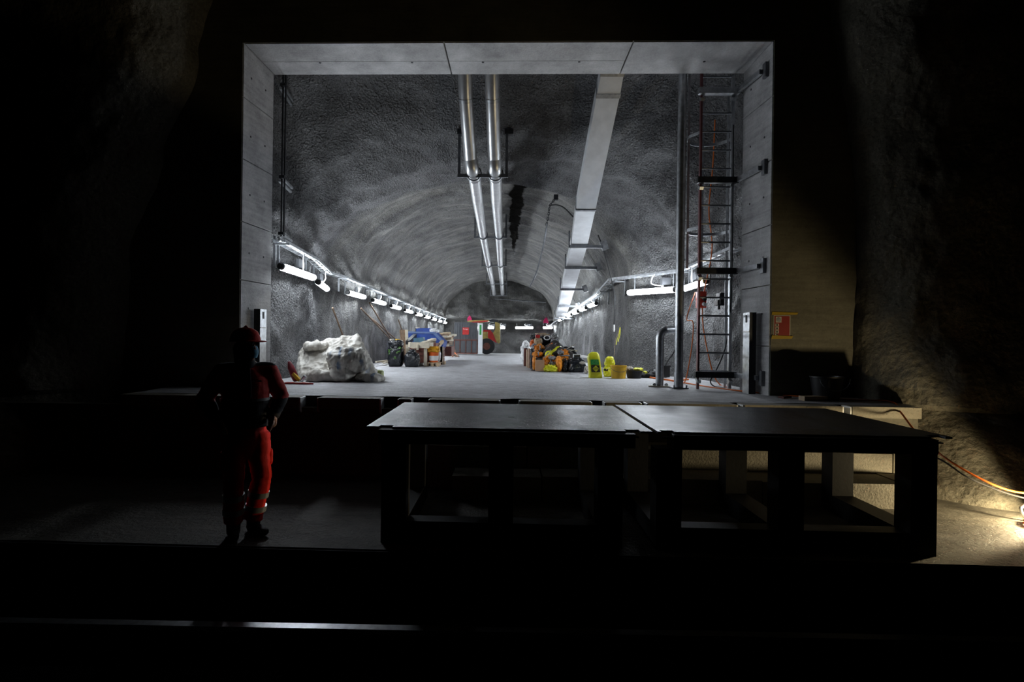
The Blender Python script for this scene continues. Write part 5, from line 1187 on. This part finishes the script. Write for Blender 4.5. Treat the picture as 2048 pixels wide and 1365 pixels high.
obj('boom_head', MB().prism(S_([(977, 641), (985, 638.5), (996, 640), (1000, 648), (994, 645), (980, 644)]), 'y', MY - 0.02, MY + 0.6), M_DARKST, t, smooth=False)
obj('bucket_plate', MB().prism(S_([(990, 644), (997, 641.5), (1000, 650), (1000, 686), (997, 688), (991, 682), (985, 668), (991, 658)]), 'y', MY, MY + 1.2), M_MACHY, t, smooth=False)
obj('lift_arm', MB().prism(S_([(968, 660), (981, 661), (986, 667), (994, 687), (976, 676), (976, 664), (966, 664)]), 'y', MY - 0.06, MY - 0.01), M_RED, t, smooth=False)
obj('chassis', MB().prism(S_([(958, 662), (975, 664), (976, 680), (982, 690), (958, 692)]), 'y', MY, MY + 1.2), M_MACHY, t, smooth=False)
wc = atY(973.5, 693, MY); rw = wc.z - fz
wh = obj('wheel', MB().tube([(wc.x, MY - 0.12, wc.z), (wc.x, MY - 0.1, wc.z), (wc.x, MY + 0.2, wc.z), (wc.x, MY + 0.22, wc.z)], [rw * 0.88, rw, rw, rw * 0.88], 28), M_RUBBER, t)
obj('hub', MB().cyl((wc.x, MY - 0.15, wc.z), (wc.x, MY - 0.1, wc.z), rw * 0.45, 18), M_WOODR, wh)

# ---- rubbish heap along the right wall
def mound():
    mb = MB(); n, m = 26, 18
    for i in range(n + 1):
        s_ = i / n; Y = 13.95 + 4.2 * s_; xw = 1.75 + 0.25 * s_; w2 = 1.15; h = 0.42 + 0.32 * math.sin(PI * min(1, s_ * 1.2)) ; f_ = floor_z(Y)
        for j in range(m + 1):
            u = j / m; x = xw - w2 * u; pr_ = math.sin(PI * min(1, 0.15 + 0.85 * u)) ** 0.7 if u < 1 else 0
            e_ = min(1, s_ * 9) * min(1, (1 - s_) * 6)
            z = f_ + 0.01 + max(0, h * pr_ * e_ * (1 + 0.35 * noise.noise(Vector((x * 3, Y * 3, 0)))))
            mb.v.append(Vector((x, Y, z)))
    for i in range(n):
        for j in range(m): a_ = i * (m + 1) + j; mb.f.append((a_, a_ + m + 1, a_ + m + 2, a_ + 1))
    tag(obj('refuse_mound', mb, pr('dark_refuse', (0.06, 0.05, 0.045), 0.8, 0, 0.7, 14, 0.8, 20, 0.03), ang=0.5), 'dark mound of mixed refuse under the coloured bags at the right wall', 'refuse')
mound()
GH = 'soft items on the rubbish heap'
soft('film_bag', 'white translucent bag at the far left of the heap', 'bag', (1043, 1063, 684, 710), 17.6, 0.6, M_WHITE, 21, 0.22, 0.8, on_floor=True)
for k, (x0, x1, y0, y1, Y, mt, lab) in enumerate(((1048, 1055, 697, 726, 16.6, M_WOODR, 'dark red board standing at the left edge of the heap'), (1057, 1060.5, 698, 733, 15.4, pr('pinkish_board', (0.5, 0.3, 0.2), 0.6), 'pinkish board standing beside the dark red board'), (1053.6, 1055.6, 700, 730, 15.8, M_WOOD, 'thin pale lath between the two standing boards'))):
    a, b = pxbox(x0, x1, y0, y1, Y, 0.5); a.z = floor_z(Y); tag(obj('standing_board', MB().lohi(a, b), mt, smooth=False), lab, 'board', 'boards at the left edge of the heap')
soft('blue_bag', 'dark blue bag squeezed between boards and orange sacks', 'bag', (1061, 1068, 700, 738), 14.6, 0.5, M_NAVY, 23, 0.15, on_floor=True)
block('cardboard_box', 'plain brown cardboard box at the foot of the heap', 'box', (1071.5, 1089, 721.5, 742.5), 13.55, 0.25, M_CARD)
bb = bpy.data.objects['cardboard_box']; 
soft('orange_jacket', 'orange jacket draped over the top left of the heap foot', 'clothing', (1066, 1086, 705, 714), 14.3, 0.4, M_ORANGE, 31, 0.25, 0.7, GH)
soft('orange_roll', 'narrow orange roll hanging down left of the cardboard box', 'clothing', (1065.5, 1072, 709, 741), 13.95, 0.25, M_ORANGE, 32, 0.12, 0.7, GH, on_floor=True)
soft('orange_bag', 'crumpled orange bag right above the cardboard box', 'bag', (1088, 1114, 714, 736), 13.85, 0.5, M_ORANGE, 33, 0.28, 0.7, GH)
soft('lime_bag', 'lime yellow plastic bag on the floor beside the cardboard box', 'bag', (1088, 1117, 732, 744), 13.45, 0.4, M_LIME, 34, 0.28, 0.7, GH, on_floor=True)
soft('orange_bag', 'upright orange bag right of the lime bag', 'bag', (1113, 1125, 714, 744), 13.5, 0.35, M_ORANGE, 35, 0.15, 0.7, GH, on_floor=True)
a, b = atY(1094, 711, 14.2), atY(1120, 698, 14.6)
tag(obj('lime_sleeve', MB().tube(curve_pts([a, a.lerp(b, 0.4) + Vector((0, 0, 0.03)), b], 5), [0.06 + 0.03 * math.sin(i * 0.9) for i in range(11)], 10, dome=True), M_LIME), 'lime yellow sleeve stretched slantwise across the heap', 'clothing', GH)
soft('orange_cloth', 'orange cloth above the lime sleeve', 'clothing', (1103, 1118, 689, 700), 15.2, 0.5, M_ORANGE, 37, 0.3, 0.7, GH)
soft('orange_vest', 'orange and grey vest in the middle left of the heap', 'clothing', (1070, 1089, 692, 704), 15.0, 0.6, M_ORANGE, 38, 0.3, 0.7, GH)
soft('grey_cloth', 'light grey cloth at the upper left of the heap', 'clothing', (1064, 1074, 690, 704), 15.2, 0.5, M_GREYCL, 39, 0.25, 0.7, GH)
soft('orange_overall', 'orange overall with grey band at the right of the heap', 'clothing', (1117, 1139, 702, 724), 14.2, 0.5, M_ORANGE, 40, 0.28, 0.7, GH)
soft('grey_bag', 'small grey bag lying on the orange overall', 'bag', (1117, 1128, 702, 709), 14.05, 0.3, M_GREYCL, 41, 0.25, 0.7, GH)
soft('purple_cloth', 'dark purple cloth below the middle orange vest', 'clothing', (1076, 1096, 702, 716), 14.5, 0.5, M_NAVY, 42, 0.25, 0.7, GH)
soft('grey_cloth', 'crumpled grey cloth strip on the orange bag', 'clothing', (1098, 1113, 714, 720), 13.75, 0.25, M_GREYCL, 43, 0.25, 0.7, GH)
soft('brown_cloth', 'dirty brown cloth beneath the middle orange bag', 'clothing', (1100, 1113, 725, 735), 13.65, 0.3, M_GREYCL, 44, 0.25, 0.7, GH)
soft('tan_sack', 'tan paper sack near the top left of the heap', 'sack', (1069, 1085, 677, 694), 16.0, 0.5, M_WOOD, 45, 0.15, 0.6, GH)
block('red_box', 'small bright red box near the top of the heap', 'box', (1071.5, 1080, 670, 677.5), 16.2, 0.25, M_RED)
soft('orange_net', 'orange red net bag at the left shoulder of the heap', 'bag', (1061, 1069, 682, 694), 16.2, 0.4, M_ORC, 46, 0.3, 0.7, GH)
soft('black_tarp', 'black tarpaulin across the top of the heap', 'tarpaulin', (1079, 1106, 672, 693), 16.4, 0.8, M_NAVY, 47, 0.2, 0.7, GH)
soft('dark_tarp', 'dark tarpaulin behind the red box', 'tarpaulin', (1062, 1078, 671, 692), 16.9, 0.6, M_RUBBER, 48, 0.2, 0.7, GH)
for k, (x0, y0, x1, y1, lab) in enumerate(((1073, 668, 1090, 667, 'upper tan plank on top of the heap'), (1078, 671, 1097, 669.5, 'lower tan plank on top of the heap'))):
    stick('top_plank', lab, 'plank', atY(x0, y0, 16.5), atY(x1, y1, 16.7), 0.12, 0.03, M_WOOD, 'planks on top of the heap')
soft('printed_bag', 'white crumpled bag with dark print at the peak of the heap', 'bag', (1102, 1118, 667, 681), 16.2, 0.4, pr('white_printed_film', (0.75, 0.75, 0.75), 0.5, 0, 0.2, 7, 0.3, col2=(0.1, 0.1, 0.1)), 49, 0.3, 0.9, GH, taper=0.5)
soft('grey_sack', 'grey sack under the white printed bag', 'sack', (1103, 1122, 679, 694), 15.7, 0.5, M_GREYCL, 50, 0.2, 0.7, GH)
stick('foam_sheet', 'white foam panel leaning at the upper right of the heap', 'panel', atY(1130, 695, 15.2), atY(1121, 681, 15.8), 0.13, 0.05, M_WHITE)
tag(obj('white_ring', MB().tube([atY(1094, 676, 15.9) + Vector((0.085 * math.cos(u), 0, 0.06 * math.sin(u))) for u in [2 * PI * k / 16 for k in range(17)]], 0.014, 6, caps=False), M_WHITE), 'white hose ring near the top of the heap', 'hose')
stick('grey_stick', 'long grey stick lying slantwise over the heap', 'stick', atY(1088, 716, 13.7), atY(1118, 680, 15.4), 0.025, 0.025, M_GREYCL, None, True)
stick('orange_stick', 'reddish stick crossing the grey stick on the heap', 'stick', atY(1096, 694, 14.6), atY(1109, 683, 15.3), 0.04, 0.04, M_ORC, None, True)
stick('pale_stick', 'pale stick poking up at the right of the heap', 'stick', atY(1134, 698, 14.6), atY(1151, 689, 14.9), 0.025, 0.025, M_PAPER, None, True)
soft('black_hat', 'flat black lid lying at the right of the heap', 'lid', (1126, 1150, 694, 701), 14.9, 0.5, M_BLACK, 51, 0.1, 0.6, GH)
block('green_board', 'pale green board lying flat above the black bags', 'board', (1132, 1153, 700, 703), 14.7, 0.5, M_WOODW, 0.1, 0.05)
soft('dark_bundle', 'dark bundle under the pale green board', 'bundle', (1134, 1154, 702, 716), 14.6, 0.5, M_RUBBER, 52, 0.2, 0.7, GH)
rub_bag((1124, 1137, 718, 744), 13.55, 0.4, 24, 'small black rubbish bag beside the upright orange bag', False)
rub_bag((1136, 1174, 714, 745), 13.45, 0.5, 25, 'large black rubbish bag next to the yellow cement sack', False)
a, b = pxbox(1146, 1162, 709, 715, 13.6, 0.02)
t = thing('labelled_sheet', 'white sheet with a black label on the large black bag', 'sheet', ((a.x + b.x) / 2, 13.6, a.z)); obj('sheet', MB().lohi((a.x, 13.6, a.z - 0.01), (b.x, 13.62, b.z)), M_WHITE, t, smooth=False); obj('label_patch', MB().lohi((a.x + 0.025, 13.592, a.z + 0.01), (b.x - 0.02, 13.6, b.z - 0.012)), M_PRINTK, t, smooth=False)
stick('white_strip', 'white plastic strip between black bag and yellow sack', 'strip', atY(1162, 713, 13.4), atY(1177, 715, 12.6), 0.03, 0.05, M_WHITE)
soft('white_scrap', 'white scrap hanging on the large black bag', 'plastic film', (1160, 1171, 724, 729), 13.38, 0.1, M_PAPER, 53, 0.3, 0.9)
soft('grey_scrap', 'pale scrap on the floor between black bag and yellow sack', 'plastic film', (1170, 1178, 734, 742), 13.0, 0.2, M_PAPER, 54, 0.3, 0.9, on_floor=True)

# ---- yellow cement sack, crumpled bag, bucket and tub
g = gnd(1192, 757); Y0 = g.y; fz = floor_z(Y0); sc = Y0 / FPX
t = thing('cement_sack', 'upright yellow cement sack with green band and black diamond label', 'sack', (g.x, Y0 + 0.1, fz))
prof = [(756.5, 1179, 1205), (750, 1179, 1205), (742, 1179, 1204), (730, 1177.5, 1202.5), (716, 1176, 1200.5), (710, 1178, 1199.5), (706, 1182, 1197), (704.5, 1185, 1193)]
mb = MB(); seg = 28
rows = []
for y, x0, x1 in prof:
    A, B_ = atY(x0, y, Y0), atY(x1, y, Y0); rows.append(((A.x + B_.x) / 2, (B_.x - A.x) / 2, max(A.z, fz + 0.002)))
for i, (xc, hw, z) in enumerate(rows):
    dp = 0.1 if i < 5 else 0.1 * (0.75, 0.45, 0.2)[i - 5]
    for k in range(seg):
        th = 2 * PI * k / seg; cs, sn = math.cos(th), math.sin(th); e_ = 0.45
        x = hw * math.copysign(abs(cs) ** e_, cs); y = dp * math.copysign(abs(sn) ** e_, sn); nn = 0.008 * noise.noise(Vector((x * 9, y * 9, z * 9)))
        mb.v.append(Vector((xc + x + nn, Y0 + 0.1 + y + nn, z)))
for i in range(len(rows) - 1):
    for k in range(seg): a_ = i * seg + k; b_ = i * seg + (k + 1) % seg; mb.f.append((a_, b_, b_ + seg, a_ + seg))
mb.f += [tuple(range(seg))[::-1], tuple((len(rows) - 1) * seg + k for k in range(seg))]
obj('paper_shell', mb, M_LIME, t, ang=0.8)
def slab_px(name, pts, d, mat, par): 
    P = [atY(x, y, Y0 - d) for x, y in pts]; return obj(name, MB().prism([(p.x, p.z) for p in P], 'y', Y0 - d - 0.003, Y0 - d + 0.004), mat, par, smooth=False)
gb = slab_px('green_band', [(1181, 719.5), (1197, 719.5), (1198.5, 730), (1182, 730)], 0.012, M_GREEN, t)
kb = slab_px('black_panel', [(1182, 731), (1199, 731), (1200.8, 745), (1183, 745)], 0.012, M_PRINTK, t)
slab_px('diamond', [(1191.5, 731.5), (1198.5, 738), (1192, 744.3), (1184.5, 738)], 0.018, M_LIME, kb)
p = atY(1191.5, 738, Y0 - 0.024); text('diamond_lettering', 'UZIN', 0.055, M_PRINTK, kb, p, (1, 0, 0), (0, 0, 1), 0.001)
p = atY(1190, 725, Y0 - 0.018); text('band_lettering', 'C8', 0.09, pr('pale_green_print', (0.15, 0.5, 0.12), 0.5), gb, p, (1, 0, 0), (0, 0, 1), 0.001)
t = thing('crumpled_sack', 'crumpled half empty yellow sack between cement sack and bucket', 'sack', gnd(1218, 754))
Yc = gnd(1218, 754).y; mb = MB(); mb.blob(atY(1219, 725, Yc), (0.19, 0.16, 0.22), 3, 0.22, 0.8); mb.blob(atY(1214, 744, Yc - 0.03), (0.14, 0.16, 0.24), 8, 0.2, 0.8); mb.blob(atY(1226, 746, Yc), (0.12, 0.16, 0.2), 9, 0.2, 0.8)
obj('paper_shell', fuse(mb, 0.014, 1, crease(0.02, 12, 4, floor_z(Yc) + 0.003)), M_LIME, t, ang=1.0)
obj('frayed_top', MB().blob(atY(1223, 718, Yc), (0.09, 0.1, 0.07), 4, 0.4, 0.9), M_PAPER, t)
obj('print_band', MB().blob(atY(1212, 740, Yc - 0.1), (0.1, 0.04, 0.05), 6, 0.1), M_PRINTK, t)
g = gnd(1240, 758.5); ra = (1256 - 1225) / 2 * g.y / FPX; hz = atY(1240, 732, g.y).z - floor_z(g.y); g = Vector((g.x, g.y + ra, floor_z(g.y)))
t = thing('yellow_bucket', 'dirty yellow bucket standing right of the crumpled sack', 'bucket', g)
obj('bucket_shell', MB().lathe(g, [(ra * 0.9, 0.002), (ra, hz * 0.9), (ra * 1.05, hz * 0.92), (ra * 1.05, hz), (ra * 0.97, hz), (ra * 0.86, 0.02)], 28), M_YEL, t)
obj('handle', MB().tube([g + Vector((ra * 1.02 * math.cos(u), -ra * 0.95 * math.sin(u) - 0.01, hz * 0.85 - 0.09 * math.sin(u))) for u in [0.2 + (PI - 0.4) * i / 12 for i in range(13)]], 0.004, 6), M_GALVD, t)
g = gnd(1272, 758); ra = (1290 - 1256) / 2 * g.y / FPX; hz = atY(1272, 742, g.y).z - floor_z(g.y); g = Vector((g.x, g.y + ra, floor_z(g.y)))
t = thing('mortar_tub', 'shallow black mortar tub right of the yellow bucket', 'tub', g)
obj('tub_shell', MB().lathe(g, [(ra * 0.78, 0.002), (ra * 0.95, hz * 0.9), (ra * 1.04, hz * 0.93), (ra * 1.04, hz), (ra * 0.93, hz), (ra * 0.74, 0.02)], 26), M_RUBBER, t)
top = g + Vector((0, 0, hz))
tag(obj('rag', MB().blob(top + Vector((-0.1, 0, 0.03)), (0.14, 0.2, 0.09), 5, 0.35, 0.8), M_PAPER), 'white rag lying in the mortar tub', 'rag')
tag(obj('yellow_wrapper', MB().blob(top + Vector((0.08, -0.02, 0.02)), (0.2, 0.2, 0.06), 8, 0.3, 0.8), M_LIME), 'yellow paper wrapper lying in the mortar tub', 'wrapper')
tag(obj('yellow_wrapper', MB().blob(gnd(1293, 757) + Vector((0.0, 0.15, 0.1)), (0.09, 0.1, 0.08), 9, 0.3, 0.8), M_LIME), 'small yellow wrapper beside the tub', 'wrapper')
tag(obj('dark_rubble', MB().blob(gnd(1305, 757) + Vector((0, 0.2, 0.05)), (0.5, 0.4, 0.16), 11, 0.35, 0.9, floor=floor_z(11)), M_RUBBER), 'low dark rubble heap between tub and bent pipe', 'rubble')
g = gnd(1330, 756); t = thing('pump', 'small black pump on the floor behind the bent pipe', 'pump', g)
obj('pump_body', MB().box(g + Vector((0.02, 0.15, 0.12)), (0.2, 0.18, 0.22)), M_BLACK, t, smooth=False); obj('pump_motor', MB().cyl(g + Vector((-0.22, 0.15, 0.1)), g + Vector((-0.08, 0.15, 0.1)), 0.08, 14), M_BLACK, t); obj('pump_cap', MB().box(g + Vector((0.02, 0.15, 0.245)), (0.24, 0.2, 0.03)), M_RUBBER, t, smooth=False)
cable('hose', 'orange hose lying on the floor behind the bent pipe', [gnd(1300, 757) + Vector((0, 0, 0.015)), gnd(1318, 760) + Vector((0, 0, 0.015)), gnd(1335, 762) + Vector((0, 0, 0.015)), gnd(1352, 764) + Vector((0, 0, 0.015)), gnd(1376, 761) + Vector((0, 0, 0.015))], 0.02, M_ORC, 'hose')
cable('drain_hose', 'black hose running up from the pump behind the tall pipe', [gnd(1332, 754) + Vector((0, 0.1, 0.2)), atY(1336, 722, 11.2), atY(1350, 700, 11.0), atY(1366, 650, 10.8)], 0.014, M_RUBBER, 'hose')
stick('floor_lath', 'pale lath on the floor in front of the bent pipe', 'timber', gnd(1297, 774) + Vector((0, 0, 0.012)), gnd(1352, 776) + Vector((0, 0, 0.012)), 0.05, 0.02, M_WOODW)
